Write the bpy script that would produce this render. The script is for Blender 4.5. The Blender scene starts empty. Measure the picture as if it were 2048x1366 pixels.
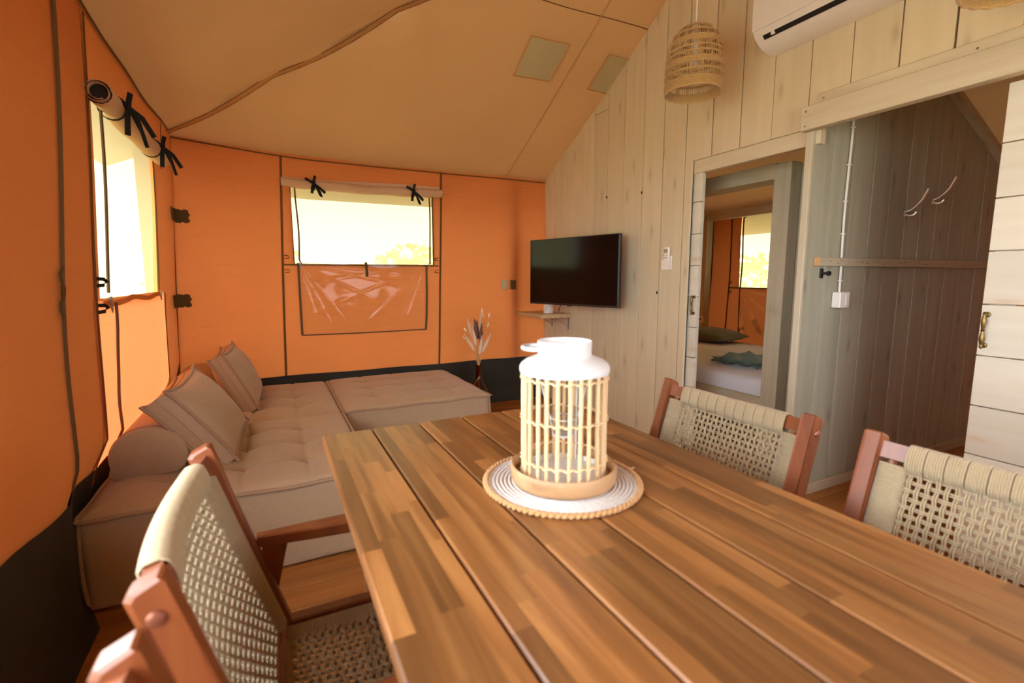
import bpy, math, random
from math import sin, cos, pi, sqrt, exp, radians, tan, atan2
from mathutils import Vector, Matrix
random.seed(7)
SC = bpy.context.scene
COL = SC.collection
# ---------------------------------------------------------------- camera, sky, exposure
CAM_H = 1.22
cd = bpy.data.cameras.new('camera'); cam = bpy.data.objects.new('camera', cd); COL.objects.link(cam)
cd.sensor_width = 36.0; cd.lens = 972.07 / 2048 * 36.0
YAW, PITCH, ROLL = 0.458597, 0.130890, -0.002187
_f = Vector((sin(YAW)*cos(PITCH), cos(YAW)*cos(PITCH), -sin(PITCH)))
_r = Vector((cos(YAW), -sin(YAW), 0)); _u = _r.cross(_f)
_r2 = cos(ROLL)*_r + sin(ROLL)*_u; _u2 = -sin(ROLL)*_r + cos(ROLL)*_u
cam.matrix_world = Matrix(((_r2.x, _u2.x, -_f.x, 0), (_r2.y, _u2.y, -_f.y, 0), (_r2.z, _u2.z, -_f.z, CAM_H), (0, 0, 0, 1)))
cd.clip_start = 0.02
cd.dof.use_dof = True; cd.dof.focus_distance = 3.4; cd.dof.aperture_fstop = 2.8
SC.camera = cam
SC.view_settings.view_transform = 'Standard'; SC.view_settings.look = 'None'
SC.view_settings.gamma = 1.0; SC.view_settings.use_curve_mapping = False
SC.view_settings.exposure = 0.74
SC.cycles.use_denoising = True
SC.cycles.max_bounces = 14; SC.cycles.diffuse_bounces = 8; SC.cycles.glossy_bounces = 4
SC.cycles.transmission_bounces = 8; SC.cycles.transparent_max_bounces = 12
SC.cycles.sample_clamp_indirect = 8.0; SC.cycles.caustics_reflective = False; SC.cycles.caustics_refractive = False
w = bpy.data.worlds.new('sky'); SC.world = w; w.use_nodes = True
bg = w.node_tree.nodes['Background']; bg.inputs[0].default_value = (0.90, 0.975, 1.05, 1); bg.inputs[1].default_value = 8.0

# ---------------------------------------------------------------- helpers
def S(r, g, b):
    f = lambda c: c/12.92 if c <= .04045 else ((c+.055)/1.055)**2.4
    return (f(r/255), f(g/255), f(b/255), 1)

class MB:
    def __init__(s): s.v = []; s.f = []
    def add(s, vs, fs):
        o = len(s.v); s.v += [tuple(v) for v in vs]; s.f += [tuple(i+o for i in f) for f in fs]; return s
    def box(s, a, b):
        x0, y0, z0 = a; x1, y1, z1 = b
        return s.add([(x0,y0,z0),(x1,y0,z0),(x1,y1,z0),(x0,y1,z0),(x0,y0,z1),(x1,y0,z1),(x1,y1,z1),(x0,y1,z1)],
                     [(0,3,2,1),(4,5,6,7),(0,1,5,4),(1,2,6,5),(2,3,7,6),(3,0,4,7)])
    def bbox(s, a, b, c=.003):
        """box with all edges chamfered by c"""
        lo = [min(a[i], b[i]) for i in range(3)]; hi = [max(a[i], b[i]) for i in range(3)]
        c = min(c, *[(hi[i]-lo[i])*.45 for i in range(3)])
        vs = []; idx = {}
        for cx in (0, 1):
            for cy in (0, 1):
                for cz in (0, 1):
                    cc = (cx, cy, cz)
                    for ax in range(3):
                        p = []
                        for i in range(3):
                            base = hi[i] if cc[i] else lo[i]
                            if i != ax: base += -c if cc[i] else c
                            p.append(base)
                        idx[(cc, ax)] = len(vs); vs.append(p)
        fs = []
        for ax in range(3):
            o1, o2 = [i for i in range(3) if i != ax]
            for sgn in (0, 1):
                q = []
                for (u, v_) in ((0,0),(1,0),(1,1),(0,1)):
                    cc = [0,0,0]; cc[ax] = sgn; cc[o1] = u; cc[o2] = v_; q.append(idx[(tuple(cc), ax)])
                fs.append(q)
        for ax in range(3):
            o1, o2 = [i for i in range(3) if i != ax]
            for u in (0, 1):
                for v_ in (0, 1):
                    c0 = [0,0,0]; c0[o1] = u; c0[o2] = v_; c1 = list(c0); c1[ax] = 1
                    fs.append([idx[(tuple(c0), o1)], idx[(tuple(c1), o1)], idx[(tuple(c1), o2)], idx[(tuple(c0), o2)]])
        for cx in (0, 1):
            for cy in (0, 1):
                for cz in (0, 1):
                    cc = (cx, cy, cz); fs.append([idx[(cc, i)] for i in range(3)])
        return s.add(vs, fs)
    def prism(s, poly, h0, h1, axis='y'):
        """poly of 2-D points extruded along axis: 'y' -> (x,z), 'z' -> (x,y), 'x' -> (y,z)"""
        n = len(poly)
        m = {'y': lambda p, h: (p[0], h, p[1]), 'z': lambda p, h: (p[0], p[1], h), 'x': lambda p, h: (h, p[0], p[1])}[axis]
        vs = [m(p, h0) for p in poly] + [m(p, h1) for p in poly]
        fs = [tuple(range(n)), tuple(range(2*n-1, n-1, -1))] + [(i, (i+1) % n, n+(i+1) % n, n+i) for i in range(n)]
        return s.add(vs, fs)
    def tube(s, pts, r, n=8, closed=False, caps=True, flat=1.0, up=None):
        pts = [Vector(p) for p in pts]; m = len(pts)
        rr = r if isinstance(r, (list, tuple)) else [r]*m
        prev = None; vs = []
        for i, p in enumerate(pts):
            if closed: t = pts[(i+1) % m] - pts[i-1]
            else: t = pts[min(i+1, m-1)] - pts[max(i-1, 0)]
            t = t.normalized() if t.length > 1e-9 else Vector((0,0,1))
            if prev is None:
                a = Vector(up) if up else (Vector((0,0,1)) if abs(t.z) < .9 else Vector((1,0,0)))
            else: a = prev
            a = (a - t*a.dot(t));  a = a.normalized() if a.length > 1e-6 else t.orthogonal().normalized()
            prev = a; b = t.cross(a)
            for k in range(n):
                th = 2*pi*(k+.5)/n
                vs.append(p + a*(cos(th)*rr[i]*flat) + b*(sin(th)*rr[i]))
        fs = []
        for i in range(m if closed else m-1):
            j = (i+1) % m
            for k in range(n): fs.append((i*n+k, i*n+(k+1) % n, j*n+(k+1) % n, j*n+k))
        if caps and not closed: fs += [tuple(range(n-1, -1, -1)), tuple(range((m-1)*n, m*n))]
        return s.add(vs, fs)
    def lathe(s, prof, c=(0,0,0), n=32, cap0=True, cap1=True):
        vs = []
        for (r, z) in prof:
            for k in range(n): vs.append((c[0]+r*cos(2*pi*k/n), c[1]+r*sin(2*pi*k/n), c[2]+z))
        m = len(prof)
        fs = [(i*n+k, i*n+(k+1) % n, (i+1)*n+(k+1) % n, (i+1)*n+k) for i in range(m-1) for k in range(n)]
        if cap0: fs.append(tuple(range(n-1, -1, -1)))
        if cap1: fs.append(tuple(range((m-1)*n, m*n)))
        return s.add(vs, fs)
    def grid(s, us, vs_, fn, hole=None, flip=False):
        nu, nv = len(us), len(vs_)
        P = [fn(u, v) for v in vs_ for u in us]; fs = []
        for j in range(nv-1):
            for i in range(nu-1):
                if hole and hole((us[i]+us[i+1])/2, (vs_[j]+vs_[j+1])/2): continue
                q = (j*nu+i, j*nu+i+1, (j+1)*nu+i+1, (j+1)*nu+i); fs.append(q[::-1] if flip else q)
        return s.add(P, fs)
    def ribbon(s, pts, wdir, wd, t=.002):
        """flat strip along pts, width wd along wdir, thickness t"""
        pts = [Vector(p) for p in pts]; m = len(pts); vs = []
        for i, p in enumerate(pts):
            tg = (pts[min(i+1, m-1)] - pts[max(i-1, 0)]).normalized()
            W = Vector(wdir[i]) if isinstance(wdir, list) else Vector(wdir)
            W = (W - tg*W.dot(tg)); W = W.normalized() if W.length > 1e-6 else tg.orthogonal().normalized()
            N = tg.cross(W)
            vs += [p-W*wd/2-N*t/2, p+W*wd/2-N*t/2, p+W*wd/2+N*t/2, p-W*wd/2+N*t/2]
        fs = [(0,1,2,3)[::-1], tuple(range(4*m-4, 4*m))]
        for i in range(m-1):
            for k in range(4): fs.append((i*4+k, i*4+(k+1) % 4, i*4+4+(k+1) % 4, i*4+4+k))
        return s.add(vs, fs)

WL = {}
def _link(name, data): o = bpy.data.objects.new(name, data); COL.objects.link(o); return o
def mesh_obj(name, mb, mat, origin=(0,0,0), smooth=False, angle=40):
    me = bpy.data.meshes.new(name); O = Vector(origin)
    me.from_pydata([tuple(Vector(v)-O) for v in mb.v], [], mb.f); me.validate(); me.update()
    o = _link(name, me)
    if mat: me.materials.append(mat)
    if smooth:
        for p in me.polygons: p.use_smooth = True
        if angle < 180:
            try: me.set_sharp_from_angle(angle=radians(angle))
            except Exception: pass
    return o
def tag(o, label=None, cat=None, group=None, kind=None):
    if label: o['label'] = label
    if cat: o['category'] = cat
    if group: o['group'] = group
    if kind: o['kind'] = kind
    return o
def root(name, loc, label=None, cat=None, group=None, kind=None):
    o = _link(name, None); o.location = loc; WL[o.name] = Vector(loc); o.empty_display_size = .05
    return tag(o, label, cat, group, kind)
def part(name, mb, mat, parent, smooth=False, label=None, kind=None, angle=40):
    base = WL[parent.name]
    o = mesh_obj(name, mb, mat, base, smooth, angle); o.parent = parent; WL[o.name] = base
    return tag(o, label, None, None, kind)
def single(name, mb, mat, loc, label, cat, group=None, smooth=False, angle=40, kind=None):
    o = mesh_obj(name, mb, mat, loc, smooth, angle); o.location = loc; WL[o.name] = Vector(loc)
    return tag(o, label, cat, group, kind)
def struct(name, mb, mat, loc=(0,0,0), smooth=False, label=None, cat=None):
    o = mesh_obj(name, mb, mat, loc, smooth); o.location = loc; WL[o.name] = Vector(loc)
    return tag(o, label, cat, None, 'structure')
def copy_tree(o, parent=None):
    c = o.copy(); COL.objects.link(c); c.parent = parent
    for ch in o.children: copy_tree(ch, c)
    return c
def lin(a, b, n): return [a+(b-a)*i/(n-1) for i in range(n)]
def cuts(a, b, step, *marks):
    m = sorted({a, b, *[x for x in marks if a < x < b]}); out = []
    for p, q in zip(m, m[1:]):
        k = max(1, round((q-p)/step)); out += [p+(q-p)*i/k for i in range(k)]
    return out+[b]

# ---------------------------------------------------------------- materials
def nt(name):
    m = bpy.data.materials.new(name); m.use_nodes = True; n = m.node_tree.nodes; l = m.node_tree.links
    return m, n, l, n['Principled BSDF'], n['Material Output']
def ramp(n, stops):
    r = n.new('ShaderNodeValToRGB'); e = r.color_ramp.elements
    while len(e) < len(stops): e.new(.5)
    for i, (p, c) in enumerate(stops): e[i].position = p; e[i].color = c
    return r
def coords(n, l, scale, rnd=True):
    tc = n.new('ShaderNodeTexCoord'); mp = n.new('ShaderNodeMapping'); mp.inputs['Scale'].default_value = scale
    if rnd:
        oi = n.new('ShaderNodeObjectInfo'); mu = n.new('ShaderNodeMath'); mu.operation = 'MULTIPLY'; mu.inputs[1].default_value = 57.0
        l.new(oi.outputs['Random'], mu.inputs[0]); ad = n.new('ShaderNodeVectorMath'); ad.operation = 'ADD'
        l.new(tc.outputs['Object'], ad.inputs[0]); l.new(mu.outputs[0], ad.inputs[1]); l.new(ad.outputs[0], mp.inputs[0])
    else: l.new(tc.outputs['Object'], mp.inputs[0])
    return mp
def noise(n, l, vec, scale, detail=4, rough=.55, dist=0):
    t = n.new('ShaderNodeTexNoise'); t.inputs['Scale'].default_value = scale; t.inputs['Detail'].default_value = detail
    t.inputs['Roughness'].default_value = rough; t.inputs['Distortion'].default_value = dist
    if vec: l.new(vec, t.inputs['Vector'])
    return t
def mix(n, l, f, a, b, mode='MIX'):
    m = n.new('ShaderNodeMix'); m.data_type = 'RGBA'; m.blend_type = mode
    for i, x in ((0, f), (6, a), (7, b)):
        if hasattr(x, 'links') or hasattr(x, 'is_linked'): l.new(x, m.inputs[i])
        else: m.inputs[i].default_value = x
    return m.outputs[2]
def bump(n, l, h, bs, strength=.2, dist=.01):
    b = n.new('ShaderNodeBump'); b.inputs['Strength'].default_value = strength; b.inputs['Distance'].default_value = dist
    l.new(h, b.inputs['Height']); l.new(b.outputs[0], bs.inputs['Normal']); return b
def plain(name, col, rough=.5, metal=0, spec=.5, coat=0):
    m, n, l, bs, out = nt(name); mp = coords(n, l, (1,1,1)); nz = noise(n, l, mp.outputs[0], 35, 3)
    c2 = tuple(x*.9 for x in col[:3])+(1,)
    l.new(mix(n, l, nz.outputs[0], c2, col), bs.inputs['Base Color'])
    bs.inputs['Roughness'].default_value = rough; bs.inputs['Metallic'].default_value = metal
    bs.inputs['Specular IOR Level'].default_value = spec; bs.inputs['Coat Weight'].default_value = coat
    return m
def wood(name, axis, dark, mid, light, rough=.5, grain=1.0, vary=.25, knots=0, knotcol=None, coat=0, spec=.5, flat=None):
    """grain runs along axis; each object gets its own shade"""
    m, n, l, bs, out = nt(name)
    sc = [26*grain]*3; sc['xyz'.index(axis)] = 1.6*grain
    mp = coords(n, l, sc); g = noise(n, l, mp.outputs[0], 1.0, 5, .6, .6)
    r = ramp(n, [(.25, dark), (.5, mid), (.75, light)]); l.new(g.outputs[0], r.inputs[0])
    oi = n.new('ShaderNodeObjectInfo'); mr = n.new('ShaderNodeMapRange'); mr.inputs[3].default_value = 1-vary; mr.inputs[4].default_value = 1+vary*.6
    l.new(oi.outputs['Random'], mr.inputs[0]); cmb = n.new('ShaderNodeCombineColor')
    for i in range(3): l.new(mr.outputs[0], cmb.inputs[i])
    c = mix(n, l, 1.0, r.outputs[0], cmb.outputs[0], 'MULTIPLY')
    if knots:
        s2 = [10.0]*3; s2['xyz'.index(axis)] = 3.4
        mp2 = coords(n, l, s2); vo = n.new('ShaderNodeTexVoronoi'); vo.inputs['Scale'].default_value = .42; vo.voronoi_dimensions = '2D'
        sx_ = n.new('ShaderNodeSeparateXYZ'); l.new(mp2.outputs[0], sx_.inputs[0]); cx_ = n.new('ShaderNodeCombineXYZ')
        pair = [k for k in 'xyz' if k != (flat or ('z' if axis != 'z' else 'y'))]
        for q_, k in enumerate(pair): l.new(sx_.outputs['xyz'.index(k)], cx_.inputs[q_])
        nv = noise(n, l, mp2.outputs[0], 1.3, 3); av = n.new('ShaderNodeVectorMath'); av.operation = 'MULTIPLY_ADD'; av.inputs[1].default_value = (.22,.22,.22)
        l.new(nv.outputs['Color'], av.inputs[0]); l.new(cx_.outputs[0], av.inputs[2]); l.new(av.outputs[0], vo.inputs['Vector'])
        kr = ramp(n, [(0, (1,1,1,1)), (.035, (.8,.8,.8,1)), (.06, (.3,.3,.3,1)), (.13, (0,0,0,1))]); l.new(vo.outputs['Distance'], kr.inputs[0])
        mu = n.new('ShaderNodeMath'); mu.operation = 'MULTIPLY'; mu.inputs[1].default_value = knots; l.new(kr.outputs[0], mu.inputs[0])
        c = mix(n, l, mu.outputs[0], c, knotcol)
    l.new(c, bs.inputs['Base Color']); bs.inputs['Roughness'].default_value = rough; bs.inputs['Coat Weight'].default_value = coat
    bs.inputs['Specular IOR Level'].default_value = spec; bs.inputs['Coat Roughness'].default_value = .35
    bump(n, l, g.outputs[0], bs, .12, .004); return m
def canvas(name, col, tcol, trans, bstr=.5):
    m, n, l, bs, out = nt(name); n.remove(bs)
    mp = coords(n, l, (1,1,1), False); f = noise(n, l, mp.outputs[0], 220, 2); big = noise(n, l, mp.outputs[0], 2.2, 4, .5, .3)
    mp2 = coords(n, l, (3.2, 3.2, 14), False); wr = noise(n, l, mp2.outputs[0], 1.0, 4, .55, 1.2)
    k = mix(n, l, f.outputs[0], (.90,.90,.90,1), (1.06,1.06,1.06,1)); k2 = mix(n, l, big.outputs[0], (.92,.92,.92,1), (1.08,1.08,1.08,1))
    kk = mix(n, l, 1.0, k, k2, 'MULTIPLY')
    d = n.new('ShaderNodeBsdfDiffuse'); t = n.new('ShaderNodeBsdfTranslucent'); ms = n.new('ShaderNodeMixShader'); ms.inputs[0].default_value = trans
    l.new(mix(n, l, 1.0, kk, col, 'MULTIPLY'), d.inputs[0]); l.new(mix(n, l, 1.0, kk, tcol, 'MULTIPLY'), t.inputs[0])
    b = n.new('ShaderNodeBump'); b.inputs['Strength'].default_value = bstr; b.inputs['Distance'].default_value = .012
    l.new(wr.outputs[0], b.inputs['Height']); l.new(b.outputs[0], d.inputs['Normal']); l.new(b.outputs[0], t.inputs['Normal'])
    l.new(d.outputs[0], ms.inputs[1]); l.new(t.outputs[0], ms.inputs[2]); l.new(ms.outputs[0], out.inputs[0]); return m
def fabric(name, a, b, scale=500, rough=.9):
    m, n, l, bs, out = nt(name); mp = coords(n, l, (1,1,1))
    n1 = noise(n, l, mp.outputs[0], scale, 2); mp2 = coords(n, l, (1,1,.12)); n2 = noise(n, l, mp2.outputs[0], scale*.5, 2); mp3 = coords(n, l, (.12,.12,1)); n3 = noise(n, l, mp3.outputs[0], scale*.5, 2)
    h = mix(n, l, .5, n2.outputs[0], n3.outputs[0]); c = mix(n, l, mix(n, l, .35, h, n1.outputs[0]), a, b)
    l.new(c, bs.inputs['Base Color']); bs.inputs['Roughness'].default_value = rough; bs.inputs['Specular IOR Level'].default_value = .15
    bs.inputs['Sheen Weight'].default_value = .25; bump(n, l, h, bs, .25, .002); return m
def sheer(name, alpha, col, gloss=.0, rough=.1, tcol=(1,1,1,1)):
    """thin see-through sheet: part lets light straight through, part scatters it, a little reflects"""
    m, n, l, bs, out = nt(name); n.remove(bs)
    tr = n.new('ShaderNodeBsdfTransparent'); tr.inputs[0].default_value = tcol; d = n.new('ShaderNodeBsdfTranslucent'); d.inputs[0].default_value = col
    mp = coords(n, l, (1,1,1), False); nz = noise(n, l, mp.outputs[0], 700, 1)
    mr = n.new('ShaderNodeMapRange'); mr.inputs[3].default_value = alpha*.7; mr.inputs[4].default_value = alpha*1.3; l.new(nz.outputs[0], mr.inputs[0])
    ms = n.new('ShaderNodeMixShader'); l.new(mr.outputs[0], ms.inputs[0]); l.new(tr.outputs[0], ms.inputs[1]); l.new(d.outputs[0], ms.inputs[2]); o = ms
    if gloss:
        g = n.new('ShaderNodeBsdfGlossy'); g.inputs['Roughness'].default_value = rough
        fr = n.new('ShaderNodeFresnel'); fr.inputs[0].default_value = 1.45; mu = n.new('ShaderNodeMath'); mu.operation = 'MULTIPLY'; mu.inputs[1].default_value = gloss
        l.new(fr.outputs[0], mu.inputs[0]); m2 = n.new('ShaderNodeMixShader'); l.new(mu.outputs[0], m2.inputs[0]); l.new(ms.outputs[0], m2.inputs[1]); l.new(g.outputs[0], m2.inputs[2]); o = m2
    l.new(o.outputs[0], out.inputs[0]); return m

M = {}
M['wall_canvas'] = canvas('orange_canvas', S(194,116,66), S(238,142,74), .040, 1.0)
M['double_canvas'] = canvas('double_layer_orange_canvas', S(184,106,58), S(224,124,58), .024, .8)
M['thin_canvas'] = canvas('thin_orange_canvas', S(222,138,76), S(250,142,86), .15, .8)
M['roof_canvas'] = canvas('tan_roof_canvas', S(196,150,100), S(208,158,96), .012, .35)
M['flap'] = canvas('flap_canvas', S(214,176,140), S(205,150,100), .12, .3)
M['skirt'] = plain('dark_groundsheet', S(46,44,38), .62, 0, .3)
M['tape'] = plain('brown_seam_tape', S(112,74,38), .8, 0, .2)
M['hem_thread'] = plain('tan_hem_thread', S(128,86,46), .9, 0, .1)
M['zip'] = plain('brown_zip_tape', S(104,76,50), .7, 0, .3)
M['patch'] = canvas('tan_patch', S(196,182,140), S(200,184,136), .07, .3)
M['patch_edge'] = plain('patch_hem', S(206,160,104), .9, 0, .1)
M['velcro'] = plain('brown_hook_tape', S(96,78,48), .9, 0, .1)
M['black'] = plain('black_ribbon', S(24,24,24), .7, 0, .2)
M['screen'] = sheer('insect_screen', .45, (.25,.225,.115,1), 0, .1, (.175,.160,.078,1))
M['vinyl'] = sheer('clear_vinyl', .05, S(235,215,190), .42, .06)
M['wall_wood'] = wood('washed_spruce', 'z', S(208,193,160), S(214,199,166), S(220,206,174), .75, .6, .05, .36, S(122,98,66), 0, .25, 'x')
M['hall_wood'] = wood('washed_spruce_bounce_toned', 'z', S(160,158,136), S(170,168,146), S(180,178,156), .75, .6, .10, .45, S(104,92,70), 0, .25, 'y')  # hall copy of the washed spruce, toned greyer and greener against warm bounce light
M['door_wood'] = wood('whitened_spruce', 'y', S(208,200,178), S(215,207,187), S(221,214,195), .7, .6, .05, .5, S(196,160,116), 0, .25, 'x')
M['trim_wood_y'] = wood('washed_spruce_beam', 'y', S(190,176,146), S(204,190,160), S(212,200,170), .72, .6, .06, .35, S(130,110,80), 0, .25)
M['trim_wood_z'] = wood('washed_spruce_post', 'z', S(178,168,142), S(194,184,158), S(204,194,170), .72, .6, .06, .35, S(130,110,80), 0, .25)
M['trim_wood_x'] = wood('washed_spruce_rail', 'x', S(176,164,136), S(190,178,150), S(200,188,160), .72, .6, .06, .4, S(110,90,60), 0, .25)
M['raw_wood'] = wood('bare_pine', 'x', S(190,140,84), S(206,158,100), S(218,172,116), .7, .6, .08)
M['floor_wood'] = wood('pine_floor', 'x', S(134,82,32), S(162,102,44), S(180,118,56), .42, .5, .12, .55, S(96,50,18), .15)
M['acacia'] = wood('acacia_stave', 'y', S(100,62,30), S(140,92,48), S(172,122,70), .38, 1.0, .42, 0, None, .12)
M['acacia_core'] = wood('acacia_board', 'y', S(120,76,40), S(150,98,54), S(172,118,68), .45, 1.0, .1)
M['chair_wood'] = wood('red_eucalyptus', 'z', S(106,53,25), S(126,66,31), S(141,78,39), .4, .8, .06, 0, None, .2)
M['rope'] = fabric('beige_rope', S(148,130,98), S(194,176,141), 900)
M['sofa'] = fabric('greige_linen', S(164,138,108), S(200,174,142), 420)
M['sofa_pipe'] = fabric('greige_piping', S(150,120,92), S(184,154,124), 420)
M['white_metal'] = plain('white_enamel', S(216,216,214), .4)
M['cane'] = wood('pale_cane', 'z', S(206,172,124), S(224,194,148), S(234,208,166), .5, 1.5, .08)
M['mango'] = wood('mango_wood', 'x', S(146,108,74), S(184,144,102), S(202,164,122), .55, .6, .05, .5, S(112,72,44))
M['cotton'] = fabric('white_cotton_cord', S(190,186,182), S(228,224,220), 700)
M['straw'] = fabric('straw_braid', S(170,124,76), S(212,170,116), 300)
M['wicker'] = fabric('seagrass_weave', S(148,112,62), S(208,172,112), 260)
M['screw'] = plain('steel_screw', S(170,166,160), .35, .9)
M['chrome'] = plain('polished_chrome', S(244,240,230), .34, 1.0)
M['brass'] = plain('aged_brass', S(132,110,62), .38, .9)
M['tv'] = plain('tv_panel', S(12,8,7), .13, 0, .22)
M['tv_frame'] = plain('tv_bezel', S(34,34,36), .4)
M['plastic'] = plain('white_plastic', S(238,232,224), .42)
M['grey_plastic'] = plain('grey_plastic', S(130,130,128), .45)
M['lcd'] = plain('lcd_grey', S(150,140,112), .3)
M['dark'] = plain('dark_slot', S(18,16,14), .7)
M['bolt'] = plain('copper_bolt_cap', S(150,92,70), .35, .5)
M['sheet'] = fabric('white_bedsheet', S(226,224,230), S(240,238,242), 600)
M['pillow'] = fabric('olive_pillow', S(92,96,78), S(116,118,98), 500)
M['throw'] = fabric('sage_blanket', S(96,116,104), S(128,148,134), 500)
M['plume'] = fabric('dried_plume', S(224,190,160), S(246,222,196), 120)
M['plume_dark'] = fabric('dark_plume', S(104,66,54), S(140,96,80), 120)
M['stalk'] = plain('dry_stalk', S(206,170,112), .8)
M['bunny'] = fabric('bunny_tail', S(226,200,160), S(244,226,196), 120)
M['grass'] = plain('bright_bounce_ground', S(212,204,176), .95, 0, .1)  # ground colour lightened to throw more light up through the windows
M['leaf'] = plain('garden_leaf', S(168,178,104), .9, 0, .1)
M['bark'] = plain('bark', S(110,90,70), .9, 0, .1)
M['deck'] = wood('deck_board', 'x', S(150,120,86), S(170,138,100), S(184,152,112), .7, .6, .1)
def glass_amber():
    m, n, l, bs, out = nt('amber_glass'); n.remove(bs)
    tr = n.new('ShaderNodeBsdfTransparent'); tr.inputs[0].default_value = S(216,160,80); g = n.new('ShaderNodeBsdfGlossy'); g.inputs['Roughness'].default_value = .06
    lw = n.new('ShaderNodeLayerWeight'); lw.inputs[0].default_value = .35; fr = n.new('ShaderNodeMapRange'); fr.inputs[3].default_value = .03; fr.inputs[4].default_value = .35; l.new(lw.outputs['Facing'], fr.inputs[0]); ms = n.new('ShaderNodeMixShader'); l.new(fr.outputs[0], ms.inputs[0]); l.new(tr.outputs[0], ms.inputs[1]); l.new(g.outputs[0], ms.inputs[2]); l.new(ms.outputs[0], out.inputs[0]); return m
M['amber'] = glass_amber()
def glass_clear():
    m, n, l, bs, out = nt('clear_glass'); n.remove(bs)
    tr = n.new('ShaderNodeBsdfTransparent'); tr.inputs[0].default_value = (.94,.95,.95,1); g = n.new('ShaderNodeBsdfGlossy'); g.inputs['Roughness'].default_value = .04
    lw = n.new('ShaderNodeLayerWeight'); lw.inputs[0].default_value = .35; fr = n.new('ShaderNodeMapRange'); fr.inputs[3].default_value = .03; fr.inputs[4].default_value = .35; l.new(lw.outputs['Facing'], fr.inputs[0]); ms = n.new('ShaderNodeMixShader'); l.new(fr.outputs[0], ms.inputs[0]); l.new(tr.outputs[0], ms.inputs[1]); l.new(g.outputs[0], ms.inputs[2]); l.new(ms.outputs[0], out.inputs[0]); return m
M['glass'] = glass_clear()

# ---------------------------------------------------------------- room dimensions
XW, YB, YH, XE, YF = 2.493, 4.307, 1.62, 4.75, -0.85     # plank wall, back wall, hall wall, far bedroom wall, front wall
XF = XE
def wob(a, b): return .006*sin(3.1*a+1.7*b)+.004*sin(7.3*a-2.9*b+1)+.003*sin(5.1*b+2)
def XL(y, z):                                            # left canvas wall leans out towards the floor
    return -.575-.085*(1-min(z, 2.2)/2.2) - wob(y, z)*1.2 - .012*exp(-((z-.9)/.4)**2)*(1 if y < 2.3 else .3) - (.06*max(0, min(1, (.56-z)/.14))*max(0, min(1, (y-2.05)/.12)))
def YBk(x, z): return YB + wob(x*1.1, z)*1.2
def eave_back(x): return 2.165+.07*max(0, (.35-x)/.93)**1.3
ZL = 2.225
def zl(x): return ZL+.44*(x+.58)
def zr(x): return 1.92+.44*(XE-x)+1.2*max(0, 3.2-x)
def zr_inv(z):
    x = XE-(z-1.92)/.44
    return x if x >= 3.2 else (1.92+.44*XE+3.84-z)/1.64
def zbk(x, y): return 2.16+.575*(YB-y)
RIDGE_Y = (YB+YF)/2
def zroof(x, y):
    yy = y if y > RIDGE_Y else 2*RIDGE_Y-y
    return min(zbk(x, yy), zl(x), zr(x))

# ---------------------------------------------------------------- setting: floor
fl = struct('floor', MB().box((-.9, YF, -.12), (XE+.1, YB+.12, -.022)), M['floor_wood'])
y = 1.984-.148*20; k = 0
while y < YB+.02:
    y1 = min(y+.148, YB+.1); y0 = max(y, YF)
    if y1 > y0+.03:
        segs = [(-.8, 1.35+.5*((k*37) % 3)), (1.35+.5*((k*37) % 3), XE)] if k % 2 else [(-.8, .2+.6*((k*17) % 3)), (.2+.6*((k*17) % 3), 3.1), (3.1, XE)]
        for a, b in segs: part('floor_plank', MB().bbox((a+.001, y0+.0015, -.024), (b-.001, y1-.0015, 0), .002), M['floor_wood'], fl)
    y += .148; k += 1

# ---------------------------------------------------------------- setting: canvas walls
def strip_back(x0, x1, zs, wd, mat, par, name, off=.006, bow=0):
    n = len(zs)
    pts = [(x0+(x1-x0)*i/(n-1)+bow*sin(pi*i/(n-1)), YBk(x0, z)-off, z) for i, z in enumerate(zs)]
    return part(name, MB().ribbon(pts, (1,0,0), wd, .003), mat, par)
def strip_left(y0, y1, zs, wd, mat, par, name, off=.007, bow=0):
    n = len(zs)
    pts = [(XL(y0+(y1-y0)*i/(n-1), z)+off, y0+(y1-y0)*i/(n-1)+bow*sin(2*pi*i/(n-1)), z) for i, z in enumerate(zs)]
    return part(name, MB().ribbon(pts, (0,1,0), wd, .003), mat, par)
W1 = (.183, 1.335, 1.335, 1.93)       # back window x0,x1,z0,z1
wb = struct('wall_back', MB().grid(cuts(-.80, XE+.05, .09, W1[0], W1[1]), cuts(.0, 2.3, .09, W1[2], W1[3]),
        lambda x, z: (x, YBk(x, z), min(z, eave_back(x)+.03) if x < XW+.02 else min(z, 2.2)),
        lambda x, z: W1[0] < x < W1[1] and W1[2] < z < W1[3]), M['wall_canvas'], smooth=True)
zz = lin(.42, 2.15, 16)
strip_back(.072, .13, zz, .017, M['tape'], wb, 'seam_tape', bow=-.004)
strip_back(1.362, 1.425, zz, .017, M['tape'], wb, 'seam_tape', bow=.006)
part('seam_tape', MB().ribbon([(x, YBk(x, 1.325)-.006, 1.325) for x in lin(.1, 1.385, 14)], (0,0,1), .012, .003), M['tape'], wb)
part('seam_tape', MB().ribbon([(x, YBk(x, 2.15)-.012, eave_back(x)-.022) for x in lin(-.575, 2.49, 24)], (0,0,1), .010, .004), M['tape'], wb)
strip_back(-.655, -.583, lin(.42, 2.2, 12), .022, M['tape'], wb, 'seam_tape', off=.012)
part('ground_skirt', MB().grid(lin(-.66, 2.49, 50), [0.0, .012, .06, .15, .25, .35, .425],
     lambda x, z: (x, YBk(x, z)-.010-(.035 if z < .03 else 0)-.008*sin(x*9+z*7)*(z < .4), z)), M['skirt'], wb, True)
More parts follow.
